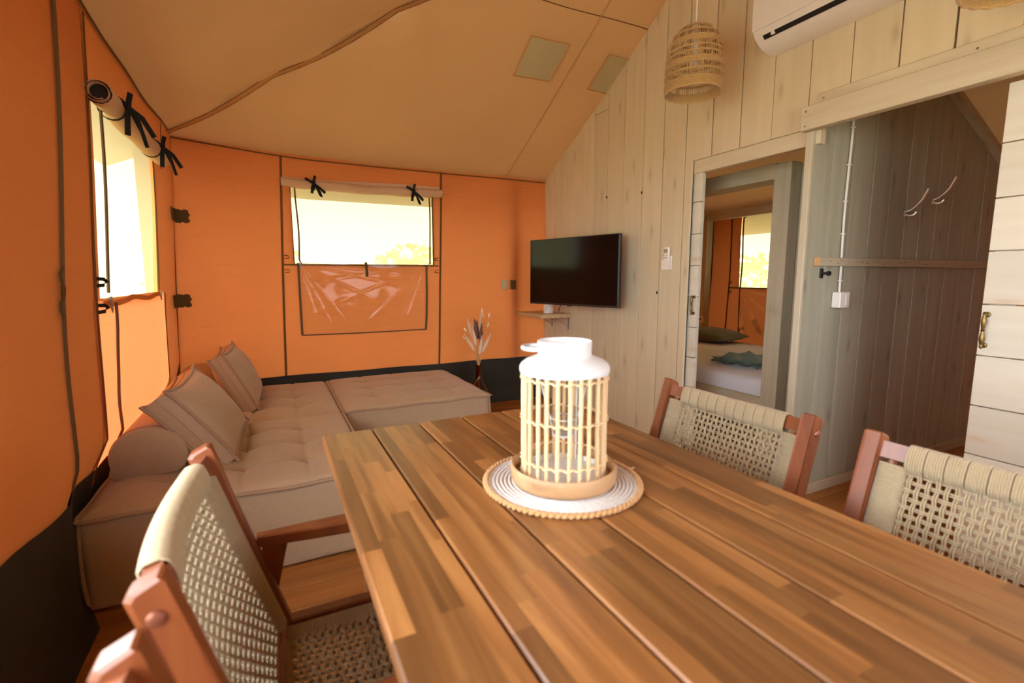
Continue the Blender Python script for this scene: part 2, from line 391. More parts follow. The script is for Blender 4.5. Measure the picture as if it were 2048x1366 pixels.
part('skirt_hem', MB().ribbon([(x, YBk(x, .425)-.014, .425+.002*sin(x*8)) for x in lin(-.65, 2.48, 40)], (0,0,1), .010, .004), M['skirt'], wb)
for px, pm in ((2.041, 'patch'), (2.133, 'velcro')):
    part('hook_patch', MB().grid(lin(px-.032, px+.032, 5), lin(1.105, 1.195, 5), lambda x, z: (x, YB-.014-.004*sin(x*90), z+.004*sin(x*120))), M[pm], wb, True)
# left wall
W2 = (2.50, 3.66, 1.13, 1.93); W3 = (-.36, 1.38, .72, 1.96)
def hole_left(y, z): return any(a < y < b and c < z < d for a, b, c, d in (W2, W3))
def left_pt(y, z): return (XL(y, z), y, z)
YS = 2.44
wl_ = struct('wall_left', MB().grid(cuts(YS, YB+.01, .09, W2[0], W2[1], 3.86), cuts(0, 2.235, .09, W2[2], W2[3]), left_pt,
     lambda y, z: hole_left(y, z) or (2.44 < y < 3.86 and z < W2[2] and z > .4)), M['wall_canvas'], smooth=True)
part('double_panel', MB().grid(cuts(YF, YS+.012, .09, W3[0], W3[1]), cuts(0, 2.235, .09, W3[2], W3[3]), left_pt, hole_left), M['double_canvas'], wl_, True)
part('window_skirt_panel', MB().grid(cuts(2.425, 3.875, .035), cuts(.38, W2[2]+.01, .05),
     lambda y, z: (XL(y, z)-.004+min(1, max(0, y-2.425)*25, max(0, 3.875-y)*25)*.014+.020*sin(11*y+3*z)*(1.15-z)*min(1,(y-2.425)*8)+.03*exp(-((y-3.35+.25*(1.1-z))/.04)**2)*(1.13-z)+.02*exp(-((y-2.9-.35*(1.1-z))/.05)**2)*(1.13-z), y, z)), M['thin_canvas'], wl_, True)
zs = lin(.38, 2.2, 20)
strip_left(2.13, 2.15, lin(.30, 2.22, 40), .030, M['zip'], wl_, 'zipper', bow=.018)
strip_left(2.43, 2.45, zs, .016, M['tape'], wl_, 'seam_tape', bow=.01)
strip_left(3.86, 3.90, lin(W2[3]-.02, 2.2, 6), .012, M['tape'], wl_, 'seam_tape')
strip_left(3.69, 3.72, lin(.5, W2[2]+.0, 10), .016, M['tape'], wl_, 'seam_tape', off=.03)
strip_left(1.42, 1.44, zs, .016, M['tape'], wl_, 'seam_tape')
part('seam_tape', MB().ribbon([(XL(y, .71)+.008, y, .71) for y in lin(.1, 1.43, 14)], (0,0,1), .022, .003), M['tape'], wl_)
part('seam_tape', MB().ribbon([(XL(y, ZL)+.012, y, ZL-.006) for y in lin(YF, YB, 30)], (0,0,1), .012, .004), M['tape'], wl_)
def skirt_top(y): return .455+.075*min(1, max(0, (2.3-y)/.85))+.012*sin(y*9)
part('ground_skirt', MB().grid(lin(YF, YB, 60), lin(0, 1, 9),
     lambda y, t: ((XL(y, .1)+.02+(.035 if y < 2.13 else 0), y, .003) if t < .01 else
                   (XL(y, skirt_top(y)*t)+.010+(.022*(1-t)**2+.010*sin(y*8+t*5)*(1-t)*(t > .1)), y, skirt_top(y)*t))), M['skirt'], wl_, True)
part('loop_tab', MB().ribbon([(XL(1.47,.68)+.01, 1.435, .69), (XL(1.47,.68)+.03, 1.47, .685), (XL(1.47,.68)+.01, 1.435, .67)], (0,0,1), .03, .004), M['tape'], wl_)
for pz in (1.665, 1.055):
    part('hook_tape', MB().grid(lin(0, 1, 7), lin(-1, 1, 6), lambda u, v: (XL(4.2, pz)+.016+.004*sin(u*9), 4.10+.19*u, pz+.048*v+.006*sin(u*11+v*5)*(abs(v) > .9))), M['velcro'], wl_, True)
    part('hook_tape', MB().grid(lin(0, 1, 7), lin(-1, 1, 6), lambda u, v: (XL(4.2, pz)+.012+.085*u+.008*sin(v*6)*(u > .9), YBk(-.55, pz)-.018, pz+.046*v+.006*sin(u*13+v*5)*(abs(v) > .9))), M['velcro'], wl_, True)
part('hook_tape', MB().grid(lin(2.095, 2.13, 4), lin(1.09, 1.26, 8), lambda y, z: (XL(y, z)+.014+.006*sin(z*60), y, z)), M['velcro'], wl_, True)

# bow-tied ribbon around a rolled flap
def bow(c, along, out, par, rad, droop=1.0, seed=0, face=None):
    rnd = random.Random(seed); a = Vector(along); fw = Vector(face).normalized() if face else Vector(along); o = Vector(out); z = Vector((0,0,1)); c = Vector(c); mb = MB()
    ring = [c+o*(cos(t)*(rad+.003))+z*(sin(t)*(rad+.003)) for t in [2*pi*i/16 for i in range(17)]]
    mb.ribbon(ring, a, .018, .003)
    k = c+o*(rad+.012)+z*(.2*rad)
    mb.bbox(k-a*.013-o*.008-z*.012, k+a*.013+o*.008+z*.012, .005)
    mb.ribbon([k, k+z*.03+fw*.004, k+z*.062+fw*.012], fw, .020, .003)
    mb.ribbon([k, k-fw*.03+z*.02+o*.006, k-fw*.062+z*.036+o*.004], z, .020, .003)
    L = .10*droop
    mb.ribbon([k, k-fw*.012-z*.03+o*.006, k-fw*.016-z*L*.75+o*.004], fw, .021, .003)
    lp = [k, k+fw*.02-z*.03+o*.008, k+fw*.042-z*L*.85+o*.008, k+fw*.056-z*L*.98, k+fw*.044-z*L*.6-o*.002, k+fw*.01-z*.015]
    mb.ribbon(lp, [fw]*len(lp), .015, .003)
    mb.ribbon([k, k+fw*.04-z*.03+o*.006, k+fw*.082-z*L*.66+o*.004], fw+z*.3, .021, .003)
    return part('tie_ribbon', mb, M['black'], par, label='black ribbon tied in a bow')
def roll(p0, p1, r, par, name='rolled_flap', sag=.012, seed=1):
    p0 = Vector(p0); p1 = Vector(p1); n = 40; d = (p1-p0).normalized(); mb = MB()
    pts = []; rr = []
    for i in range(n+1):
        t = i/n; pts.append(p0.lerp(p1, t)+Vector((0,0,-sag*sin(pi*t)+.003*sin(t*19+seed))))
        q = 1.0
        for tc in (.17, .80): q -= .20*exp(-((t-tc)/.028)**2)
        rr.append(r*q*(1+.05*sin(t*13+seed*2)))
    mb.tube(pts, rr, 14, caps=False)
    o = part(name, mb, M['flap'], par, True, angle=180)
    for e, s in ((pts[0], -1), (pts[-1], 1)):
        cap = MB(); side = d.cross(Vector((0,0,1))).normalized(); up = Vector((0,0,1))
        sp = [e-d*s*.004+side*(cos(a)*r*.95*(1-a/30))+up*(sin(a)*r*.95*(1-a/30)) for a in [i*.35 for i in range(34)]]
        cap.ribbon(sp, d, .02, .002)
        part('roll_end', cap, M['flap'], o)
        dk = MB().tube([e-d*s*.03, e-d*s*.016], r*.9, 14)
        part('roll_hollow_shade', dk, M['dark'], o)  # dark plug stands in for the shade inside the hollow roll
    return o
# window_1 (back wall)
w1 = root('window_1', (.76, YB, 1.3), kind='structure')
part('insect_screen', MB().grid(lin(W1[0]-.012, W1[1]+.012, 24), lin(W1[2]-.012, W1[3]+.012, 14), lambda x, z: (x, YB+.022+.006*sin(x*5+z*3), z)), M['screen'], w1, True)
roll((.125, YB-.045, 1.955), (1.405, YB-.045, 1.955), .036, w1, seed=2)
part('flap_hem', MB().ribbon([(x, YB-.014, 1.993-.01*sin(x*4)) for x in lin(.13, 1.40, 12)], (0,0,1), .03, .004), M['flap'], w1)
bow((.352, YB-.045, 1.945), (1,0,0), (0,-1,0), w1, .034, 1.0, 3)
bow((1.147, YB-.045, 1.945), (1,0,0), (0,-1,0), w1, .034, 1.1, 4)
def cord_zip(pts, par, wd=.012, mat='zip'): return part('zipper', MB().ribbon(pts, (1,0,0), wd, .006), M[mat], par)
cord_zip([(.222+.006*sin(z*9), YB-.012, z) for z in lin(1.93, 1.37, 12)]+[(.228, YB-.016, 1.345), (.236, YB-.02, 1.335)], w1)
cord_zip([(1.305+.004*sin(z*8), YB-.012, z) for z in lin(1.93, 1.345, 12)], w1)
part('window_binding', MB().ribbon([(.183, YB-.006, z) for z in lin(1.335, 1.93, 8)], (1,0,0), .008, .004), M['tape'], w1)
part('window_binding', MB().ribbon([(1.335, YB-.006, z) for z in lin(1.335, 1.93, 8)], (1,0,0), .012, .004), M['tape'], w1)
for x, s in ((.225, 1), (1.290, -1)):
    part('zip_pull', MB().bbox((x-.006, YB-.026, 1.325), (x+.006, YB-.018, 1.35), .002).tube([(x, YB-.024, 1.325), (x+.004*s, YB-.026, 1.305), (x, YB-.024, 1.29), (x-.004, YB-.024, 1.305)], .003, 6, True), M['screw'], w1)
VX0, VX1, VZ0, VZ1 = .212, 1.258, .757, 1.338
def vin(x, z):
    u = (x-VX0)/(VX1-VX0); v = (z-VZ0)/(VZ1-VZ0)
    d1 = sqrt((u*1.05)**2+((1-v)*.6)**2); a1 = atan2((1-v)*.58+1e-6, u*1.05+1e-6)
    d2 = sqrt(((1-u)*1.05)**2+((1-v)*.6)**2); a2 = atan2((1-v)*.58+1e-6, (1-u)*1.05+1e-6)
    rdg = lambda a, d, ks: sum(exp(-((a-k)/.022)**2) for k in ks)*exp(-d*1.7)*min(1, d*8)
    f = -.006*rdg(a1, d1, (.10, .22, .48, .95, 1.15, 1.32))-.006*rdg(a2, d2, (.16, .40, .75, 1.2))+.0012*sin(23*u+9*v)*sin(11*v-7*u)
    return (x, YB-.026-.010*sin(pi*u)*(.3+.7*sin(pi*min(1, v*.9+.1)))+f, z-.02*v*sin(pi*u)*0)
part('vinyl_pane', MB().grid(lin(VX0, VX1, 150), lin(VZ0, VZ1, 90), vin), M['vinyl'], w1, True, angle=180, label='clear vinyl sheet let down below the window')
def edge(pts, wd=.016): part('vinyl_binding', MB().ribbon(pts, (0,0,1) if abs(pts[0][2]-pts[-1][2]) < .1 else (1,0,0), wd, .004), M['zip'], w1)
edge([(VX0-.002, YB-.024, VZ0+(VZ1-VZ0)*i/11) for i in range(12)][::1], .018)
edge([(VX1+.004-.02*(1-i/11)**3, YB-.024, VZ0-.004+(VZ1-VZ0)*i/11) for i in range(12)], .018)
edge([(VX0-.002+(VX1-VX0-.01)*i/15, YB-.026, VZ0-.004*sin(pi*i/15)) for i in range(16)], .010)
part('strap_tab', MB().ribbon([(.735, YB-.03, 1.35), (.737, YB-.04, 1.31), (.74, YB-.036, 1.27), (.74, YB-.034, 1.23)], (1,0,0), .022, .004), M['velcro'], w1)
for x, s in ((.112, 1), (1.378, -1)):
    for z in (1.385, 1.275):
        part('loop_tab', MB().ribbon([(x, YB-.008, z+.012), (x+.03*s, YB-.014, z+.010), (x+.036*s, YB-.018, z), (x+.03*s, YB-.014, z-.010), (x, YB-.008, z-.012)], (0,-1,.3), .012, .003), M['tape'], w1)
# window_2 (left wall, by the sofa)
w2 = root('window_2', (-.6, 3.08, 1.1), kind='structure')
part('insect_screen', MB().grid(lin(W2[0]-.012, W2[1]+.012, 24), lin(W2[2]-.012, W2[3]+.012, 14), lambda y, z: (XL(y, z)-.022-.006*sin(y*5+z*3), y, z)), M['screen'], w2, True)
rx = XL(3, 1.98)+.058
roll((rx-.022, 2.44, 1.925), (rx-.022, 3.70, 1.94), .046, w2, sag=.012, seed=5)
part('flap_hem', MB().ribbon([(XL(y, 1.94)+.014, y, 1.925-.015*sin((y-2.5)*2.4)) for y in lin(2.47, 3.7, 12)], (0,0,1), .022, .004), M['flap'], w2)
bow((rx-.022, 2.62, 1.915), (0,1,0), (1,0,0), w2, .044, 1.5, 6, (.8,.5,0))
bow((rx-.022, 3.36, 1.925), (0,1,0), (1,0,0), w2, .044, 1.4, 7, (.8,.5,0))
part('zipper', MB().ribbon([(XL(2.5, z)+.012, 2.575+.012*sin((1.9-z)*5), z) for z in lin(1.93, 1.16, 16)], (0,1,0), .026, .006), M['zip'], w2)
part('zipper', MB().ribbon([(XL(3.6, z)+.008, 3.655, z) for z in lin(1.93, 1.13, 10)], (0,1,0), .012, .005), M['zip'], w2)
part('zip_pull', MB().bbox((XL(2.56,1.14)+.012, 2.545, 1.12), (XL(2.56,1.14)+.024, 2.565, 1.145), .003).tube([(XL(2.56,1.1)+.02, 2.555, 1.12), (XL(2.56,1.1)+.022, 2.562, 1.10), (XL(2.56,1.1)+.022, 2.555, 1.08), (XL(2.56,1.1)+.02, 2.548, 1.10)], .003, 6, True), M['screw'], w2)
part('zip_cord', MB().tube([(XL(2.56,z)+.022+.01*sin(z*7), 2.57+.05*sin((1.12-z)*2.6)+.012*sin(z*25)*(1.1-z), z) for z in lin(1.12, .50, 22)], .006, 6), M['zip'], w2)
part('zip_pull', MB().tube([(XL(3.62,1.12)+.02, 3.62, 1.14), (XL(3.62,1.1)+.022, 3.628, 1.12), (XL(3.62,1.1)+.022, 3.62, 1.09), (XL(3.62,1.1)+.02, 3.612, 1.11)], .004, 6, True), M['screw'], w2)
for z in (1.205, 1.10):
    part('loop_tab', MB().ribbon([(XL(2.45, z)+.006, 2.45, z+.014), (XL(2.45, z)+.02, 2.49, z+.012), (XL(2.45, z)+.026, 2.51, z), (XL(2.45, z)+.02, 2.49, z-.012), (XL(2.45, z)+.006, 2.45, z-.014)], (.3,0,1), .014, .004), M['black'], w2)
part('bottom_hem', MB().ribbon([(XL(y, 1.12)+.012+.006*sin(y*14), y, 1.122+.008*sin(y*9)) for y in lin(2.5, 3.66, 24)], (0,0,1), .024, .004), M['thin_canvas'], w2)
# window_3 (left wall beside the table)
w3 = root('window_3', (-.6, .76, 1.3), kind='structure')
part('vinyl_pane', MB().grid(lin(W3[0]-.012, W3[1]+.012, 20), lin(W3[2]-.012, W3[3]+.012, 14), lambda y, z: (XL(y, z)-.022, y, z)), M['vinyl'], w3, True)
roll((rx, -.40, 2.01), (rx, 1.42, 2.01), .048, w3, sag=.02, seed=8)

# ---------------------------------------------------------------- setting: front and far walls, roof
wf = struct('wall_front', MB().grid(cuts(-.7, XE+.05, .15, .8, 2.1), cuts(0, 2.25, .15, .9, 1.96), lambda x, z: (x, YF+wob(x, z), z), lambda x, z: .8 < x < 2.1 and .9 < z < 1.96), M['double_canvas'], smooth=True)
w5 = root('hall_fill_opening', (1.45, YF, 1.1), kind='structure')  # unseen opening added in the front wall to light the hall wall
part('vinyl_pane', MB().grid(lin(.79, 2.11, 14), lin(.89, 1.97, 10), lambda x, z: (x, YF-.025, z)), M['vinyl'], w5, True)
W4 = (2.6, 3.83, 1.10, 1.93)
we = struct('wall_bedroom', MB().grid(cuts(YF, YB+.01, .09, W4[0], W4[1]), cuts(0, 2.15, .09, W4[2], W4[3]), lambda y, z: (XE+wob(y, z), y, z), lambda y, z: W4[0] < y < W4[1] and W4[2] < z < W4[3]), M['double_canvas'], smooth=True)
for yy in (4.22, 3.96): part('seam_tape', MB().ribbon([(XE-.010+wob(yy, z), yy+.01*sin(z*3), z) for z in lin(.05, 2.1, 12)], (0,1,0), .018, .003), M['tape'], we)
w4 = root('window_4', (XE, 3.2, 1.1), kind='structure')
part('insect_screen', MB().grid(lin(W4[0]-.012, W4[1]+.012, 14), lin(W4[2]-.012, W4[3]+.012, 10), lambda y, z: (XE+.025, y, z)), M['screen'], w4, True)
roll((XE-.05, 2.5, 1.965), (XE-.05, 3.93, 1.965), .036, w4, seed=9)
bow((XE-.05, 3.66, 1.955), (0,1,0), (-1,0,0), w4, .034, 1.1, 10)
part('zipper', MB().ribbon([(XE-.014, 3.79+.006*sin(z*8), z) for z in lin(1.93, .55, 20)], (0,1,0), .016, .005), M['zip'], w4)
part('bottom_hem', MB().ribbon([(XE-.010, y, 1.098) for y in lin(2.6, 3.96, 14)], (0,0,1), .014, .004), M['tape'], w4)
def vin4(y, z):
    u = (3.78-y)/1.15; v = (1.09-z)/.55; d = sqrt(u*u+v*v*.3); a = atan2(v*.5+1e-6, u+1e-6)
    return (XE-.03-.02*sin(pi*u)*sin(pi*min(1, v+.1))-.012*sin(a*15)*exp(-d*1.8)*min(1, d*6), y, z)
part('vinyl_pane', MB().grid(lin(2.63, 3.78, 60), lin(.54, 1.09, 36), vin4), M['vinyl'], w4, True, angle=180)
for z in (1.16, 1.05): part('loop_tab', MB().ribbon([(XE-.008, 3.95, z+.012), (XE-.016, 3.91, z+.010), (XE-.02, 3.90, z), (XE-.016, 3.91, z-.010), (XE-.008, 3.95, z-.012)], (-.3,0,1), .012, .003), M['tape'], w4)

ce = root('ceiling', (0, 0, 2.2), kind='structure')
OV = .45
def y_hip(x):                                  # where the left (or right) slope meets the back slope
    return YB-(min(zl(x), zr(x)+.0)-2.16)/.575
def hipsag(x):
    K = [-.58, .10, .79, 1.5, 2.3]
    for a, b in zip(K, K[1:]):
        if a <= x <= b: return -.035*sin(pi*(x-a)/(b-a))
    return 0
def back_panel(x, t):
    yh = max(y_hip(x), RIDGE_Y); yo = YB+OV; y = yo+(yh-yo)*t
    z = zbk(x, y)
    z += (eave_back(x)-2.16)*(1-max(0, min(1, (YB-y)/max(.05, YB-yh))))**2
    if y < YB:
        q = (YB-y)/max(.05, YB-yh)
        z += -.035*sin(pi*min(1, q))*min(1, (YB-yh)/1.2)
        z += hipsag(x)*exp(-((y-yh)/.3)**2)+.009*sin(9*x+16*y)*exp(-((y-yh-.14)/.14)**2)*(x < 2.2)+.004*sin(5*x+3*y)
        for kx, ky, am in ((.79, 3.15, .016), (.10, 3.72, .009)):
            d = sqrt((x-kx)**2+(y-ky)**2); an = atan2(y-ky+1e-6, x-kx+1e-6); z += am*sin(an*15+.5)*exp(-d/.42)*min(1, d*5)*exp(-((an-.28)/.45)**2)
    return (x, y, z)
part('roof_panel', MB().grid(cuts(-.58, XE, .045, XW), [i/46 for i in range(47)], back_panel), M['roof_canvas'], ce, True, angle=180)
def x_hip(y):                                  # inverse of y_hip on the left slope
    yy = max(y, 2*RIDGE_Y-y)
    return -.58+(2.16+.575*(YB-yy)-ZL)/.44
def left_panel(y, t):
    xh = max(-.575, x_hip(min(max(y, YF), YB))); xo = -.58-OV; x = xo+(xh-xo)*t
    z = zl(x)
    if x > -.58:
        q = (x+.58)/max(.05, xh+.58); z -= .05*sin(pi*min(1, q))*min(1, (xh+.58)/1.2)
        z += hipsag(xh)*exp(-((x-xh)/.3)**2)+.010*sin(34*y+6*x)*exp(-((x-xh+.13)/.10)**2)*(y > 2.0)
    return (x, y, z)
part('roof_panel', MB().grid(cuts(YF-.3, YB+.3, .045), [i/46 for i in range(47)], left_panel), M['roof_canvas'], ce, True, angle=180)
def right_panel(y, t):
    yy = max(y, 2*RIDGE_Y-y); xh = min(XE, zr_inv(2.16+.575*(YB-min(yy, YB)))); xo = XE+OV; x = xo+(xh-xo)*t
    return (x, y, zr(x))
part('roof_panel', MB().grid(cuts(YF-.3, YB+.3, .15), [i/16 for i in range(17)], right_panel), M['roof_canvas'], ce, True, angle=180)
part('roof_panel', MB().grid(cuts(-.58, XE, .1), [i/20 for i in range(21)], lambda x, t: (lambda yb: (x, 2*RIDGE_Y-yb[1], yb[2]))(back_panel(x, t))), M['roof_canvas'], ce, True, angle=180)
def hip_pt(x, off):
    y = y_hip(x); return Vector((x-off*.6, y-off*.8, zl(x)+hipsag(x)-.006-.5*off*.44))
xs = lin(-.57, 1.9, 90)
part('hip_hem', MB().grid(lin(0, 1, 5), xs, lambda u, x: tuple(hip_pt(x, u*.066)-Vector((0, 0, .012+.012*sin(60*x+u*5)*sin(pi*u)*(1 if .1 < x < 1.0 else .3))))), M['roof_canvas'], ce, True, angle=180)
part('seam_thread', MB().tube([hip_pt(x, 0)-Vector((0,0,.012)) for x in xs], .0025, 6), M['hem_thread'], ce)
part('seam_thread', MB().tube([hip_pt(x, .067)-Vector((0,0,.014)) for x in xs], .002, 6), M['hem_thread'], ce)
part('seam_thread', MB().ribbon([(2.06+.04*(i/19), YB-.02-(YB-2.45)*i/19, back_panel(2.06, (OV+.02+(YB-2.45)*i/19)/(YB+OV-max(y_hip(2.06), RIDGE_Y)))[2]-.006) for i in range(20)], (1,0,0), .008, .003), M['patch_edge'], ce)
def bz(x, y):
    yh = max(y_hip(x), RIDGE_Y); return back_panel(x, (YB+OV-y)/(YB+OV-yh))[2]
part('seam_thread', MB().ribbon([(x, 2.875-.006*sin(x*6), bz(x, 2.875)-.006) for x in lin(1.5, 2.49, 16)], (0,1,0), .006, .003), M['hem_thread'], ce)
for (px0, px1) in ((1.67, 1.973), (2.315, 2.52)):
    pt = part('vent_patch', MB().grid(lin(px0, px1, 6), lin(3.072, 3.34, 6), lambda x, y: (x, y, bz(x, y)-.009)), M['patch'], ce, True)
    fr = MB()
    for pts in ([(px0, y) for y in lin(3.072, 3.34, 8)], [(px1, y) for y in lin(3.072, 3.34, 8)]):
        fr.ribbon([(x, y, bz(x, y)-.011) for x, y in pts], (1,0,0), .012, .003)
    for yy in (3.072, 3.34): fr.ribbon([(x, yy, bz(x, yy)-.011) for x in lin(px0, px1, 8)], (0,1,0), .012, .003)
    part('patch_hem', fr, M['patch_edge'], pt)

# ---------------------------------------------------------------- setting: plank walls
wr = root('wall_right', (XW, 3.3, 0), kind='structure')
def plank(par, poly, x0, x1, mat): return part('plank', MB().prism(poly, x0, x1, 'x'), mat, par)
def vplank_y(par, ya, yb, za, mat, x=XW, th=.02, topf=None, jit=.0015):
    a, b = sorted((ya, yb)); g = random.choice((.0022, .0032, .0044)); a += g; b -= g; d = random.uniform(0, jit); c = .002
    ta, tb = (topf(a), topf(b))
    mb = MB(); n = 4
    pr = [(x+d+c, a), (x+d, a+c), (x+d, b-c), (x+d+c, b), (x+th, b), (x+th, a)]
    mb.v = [(p[0], p[1], za) for p in pr]+[(p[0], p[1], topf(p[1])) for p in pr]; k = 6
    mb.f = [tuple(range(k)), tuple(range(2*k-1, k-1, -1))]+[(i, (i+1) % k, k+(i+1) % k, k+i) for i in range(k)]
    return part('plank', mb, mat, par)
topw = lambda y: min(zroof(XW, y), 3.6)-.004
seams = [4.33, 4.125, 3.911, 3.697, 3.488, 3.304, 3.101, 2.884, 2.679, 2.475]
for a, b in zip(seams, seams[1:]):
    if abs(a-3.488) < .01:                     # this one is pieced near the roof
        vplank_y(wr, a, b, 0, M['wall_wood'], topf=lambda y: 2.545-.02*(y-3.4)); vplank_y(wr, a, b, 2.549, M['wall_wood'], topf=topw)
    else: vplank_y(wr, a, b, 0, M['wall_wood'], topf=topw)
for yy, zz_ in ((3.306, 1.866), (2.886, 1.838), (2.69, 1.11)):
    part('knot_hole', MB().tube([(XW+.001, yy, zz_), (XW-.0012, yy, zz_)], .008, 9, flat=1.4), M['dark'], wr)
vplank_y(wr, 2.475, 2.415, 0, M['wall_wood'], topf=lambda y: 1.965)
up = [2.475, 2.262, 2.06, 1.86, 1.66, 1.464, 1.268, 1.074, .87, .665, .46, .255, .05, -.155, -.36, -.565, YF]
for a, b in zip(up, up[1:]): vplank_y(wr, a, b, 1.965, M['wall_wood'], topf=topw)
part('gap_shade_backing', MB().prism([(2.415, 0), (YB+.02, 0), (YB+.02, 2.1), (2.7, 3.0), (2.415, 3.1)], XW+.0185, XW+.0215, 'x').prism([(YF, 1.975), (2.415, 1.975), (2.415, 3.15), (1.9, 3.4), (1.5, 3.4), (YF, 2.2)], XW+.0185, XW+.0215, 'x'), M['dark'], wr)  # near-black sheet added behind the planks as the shade in their gaps
tr = struct('trim_1', MB().bbox((2.515, 1.60, 1.885), (2.56, 2.50, 1.985), .003), M['trim_wood_y'])        # lintel over the bedroom doorway
struct('trim_2', MB().bbox((XW-.003, 1.622, 0), (2.575, 1.658, 1.962), .003), M['trim_wood_z'])            # jamb
bm = struct('trim_3', MB().bbox((2.44, YF, 1.945), (XW-.001, 1.66, 2.06), .003), M['trim_wood_y'])         # sliding-door beam
part('batten', MB().bbox((2.47, YF, 2.062), (XW-.001, 1.60, 2.112), .003), M['trim_wood_y'], bm)
for (yy, zz_) in ((1.635, 2.035), (1.635, 1.965), (1.57, 2.085), (.99, 2.082)):
    xx = 2.44 if zz_ < 2.06 else 2.47
    part('screw', MB().lathe([(.005, 0), (.004, .002)], (0,0,0), 10), M['screw'], bm).matrix_local = Matrix.Translation((xx, yy, zz_)) @ Matrix.Rotation(-pi/2, 4, 'Y')
# sliding doors of horizontal planks
def slide_door(name, ya, yb, x0, zs, mat):
    r = root(name, (x0+.015, (ya+yb)/2, 0), kind='structure')
    for a, b in zip(zs, zs[1:]): part('plank', MB().bbox((x0, ya, a+.0022), (x0+.026, yb, b-.0022), .0015), mat, r)
    part('ledge', MB().bbox((x0+.026, ya+.01, zs[0]+.05), (x0+.045, ya+.09, zs[-1]-.05), .002).bbox((x0+.026, yb-.09, zs[0]+.05), (x0+.045, yb-.01, zs[-1]-.05), .002), mat, r)
    return r
def handle(par, x, y, z, L, s=-1):
    mb = MB()
    prof = [(-.5,.003),(-.46,.006),(-.42,.004),(-.36,.006),(-.25,.0095),(-.12,.007),(-.03,.0045),(0,.0075),(.03,.0045),(.12,.007),(.25,.0095),(.36,.006),(.42,.004),(.46,.006),(.5,.003)]
    mb.tube([(x+s*.026, y, z+t*L) for t, r in prof], [r for t, r in prof], 12)
    for t in (-.42, .42):
        mb.tube([(x, y, z+t*L), (x+s*.004, y, z+t*L), (x+s*.006, y, z+t*L), (x+s*.026, y, z+t*L)], [.011, .010, .005, .005], 12)
    return part('handle', mb, M['brass'], par, True, 'aged brass pull handle')
d1 = slide_door('door_1', 2.355, 3.2, 2.528, [.06, .27, .475, .68, .885, 1.09, 1.295, 1.50, 1.705, 1.93], M['door_wood'])
handle(d1, 2.528, 2.375, 1.035, .13)
d2 = slide_door('door_2', -.25, .905, 2.528, [.04, .09, .295, .499, .702, .907, 1.111, 1.318, 1.519, 1.722, 1.94], M['door_wood'])
handle(d2, 2.528, .885, 1.01, .145)
# hall wall
wh = root('wall_hall', (3.5, YH, 0), kind='structure')
hs = [2.505, 2.667, 2.855, 3.047, 3.227, 3.412, 3.58, 3.757, 3.945, 4.149, 4.353, 4.56, 4.75]
for a, b in zip(hs, hs[1:]):
    g = random.choice((.0012, .002, .003)); a2, b2 = a+g, b-g; d = random.uniform(0, .002); c = .002
    t = lambda x: 2.006+.44*(4.561-x)
    pr = [(a2, YH+d+c), (a2+c, YH+d), (b2-c, YH+d), (b2, YH+d+c), (b2, YH+.022), (a2, YH+.022)]
    mb = MB(); mb.v = [(p[0], p[1], 0) for p in pr]+[(p[0], p[1], t(p[0])) for p in pr]; k = 6
    mb.f = [tuple(range(k)), tuple(range(2*k-1, k-1, -1))]+[(i, (i+1) % k, k+(i+1) % k, k+i) for i in range(k)]
    part('plank', mb, M['hall_wood'], wh)
part('roof_batten', MB().prism([(3.2, 2.605-.0), (4.75, 1.923), (4.75, 1.875), (3.2, 2.557)], YH-.045, YH, 'y'), M['trim_wood_x'], wh)
struct('baseboard_hall', MB().bbox((2.54, YH-.018, 0), (XE, YH, .06), .003), M['trim_wood_x'])
struct('wall_hall_back', MB().box((3.9, YF, 0), (3.92, .2, 2.2)), M['hall_wood'])

# ---------------------------------------------------------------- outside
struct('ground', MB().grid(lin(-30, 30, 13), lin(-30, 34, 13), lambda x, y: (x, y, -.28-.02*sin(x)*cos(y))), M['grass'])
struct('deck', MB().box((-.6, -4.2, -.22), (3.2, YF-.02, -.06)), M['deck'])
single('tent_pole', MB().bbox((2.13, YB+.022, -.25), (2.215, YB+.10, 2.1), .006), M['trim_wood_z'], (2.17, YB+.06, -.25), 'square timber pole behind the orange canvas left of the television', 'pole')
def bush(name, x, y, h, wd, label, cat, seed, grp=None):
    rnd = random.Random(seed); r = root(name, (x, y, -.28), label, cat, grp); mb = MB()
    for i in range(900):
        a = rnd.uniform(0, 2*pi); u = rnd.uniform(-1, 1); q = sqrt(1-u*u); rr = rnd.uniform(.6, 1)
        c = Vector((x+cos(a)*q*wd*rr, y+sin(a)*q*wd*rr, -.28+h*.6+u*h*.42*rr)); s_ = rnd.uniform(.07, .14)*wd*.8
        n1 = Vector((rnd.gauss(0,1), rnd.gauss(0,1), rnd.gauss(0,1))).normalized(); n2 = n1.orthogonal().normalized(); n3 = n1.cross(n2)
        mb.add([c-n2*s_, c-n3*s_*.5, c+n2*s_, c+n3*s_*.5], [(0,1,2,3)])
    part('foliage', mb, M['leaf'], r, kind='stuff'); part('trunk', MB().tube([(x, y, -.28), (x+.05, y, -.28+h*.5)], [.06*wd, .04*wd], 8), M['bark'], r)
bush('garden_shrub', -.6, 9.5, 2.6, 1.2, 'pale green shrub outside, seen through the left half of the back window', 'shrub', 1)
bush('garden_shrub', 3.0, 10.5, 2.2, 1.3, 'pale green shrub outside, seen through the right half of the back window', 'shrub', 2)
bush('garden_shrub', 9.8, 7.6, 2.0, 1.0, 'pale green shrub outside the bedroom window', 'shrub', 3)

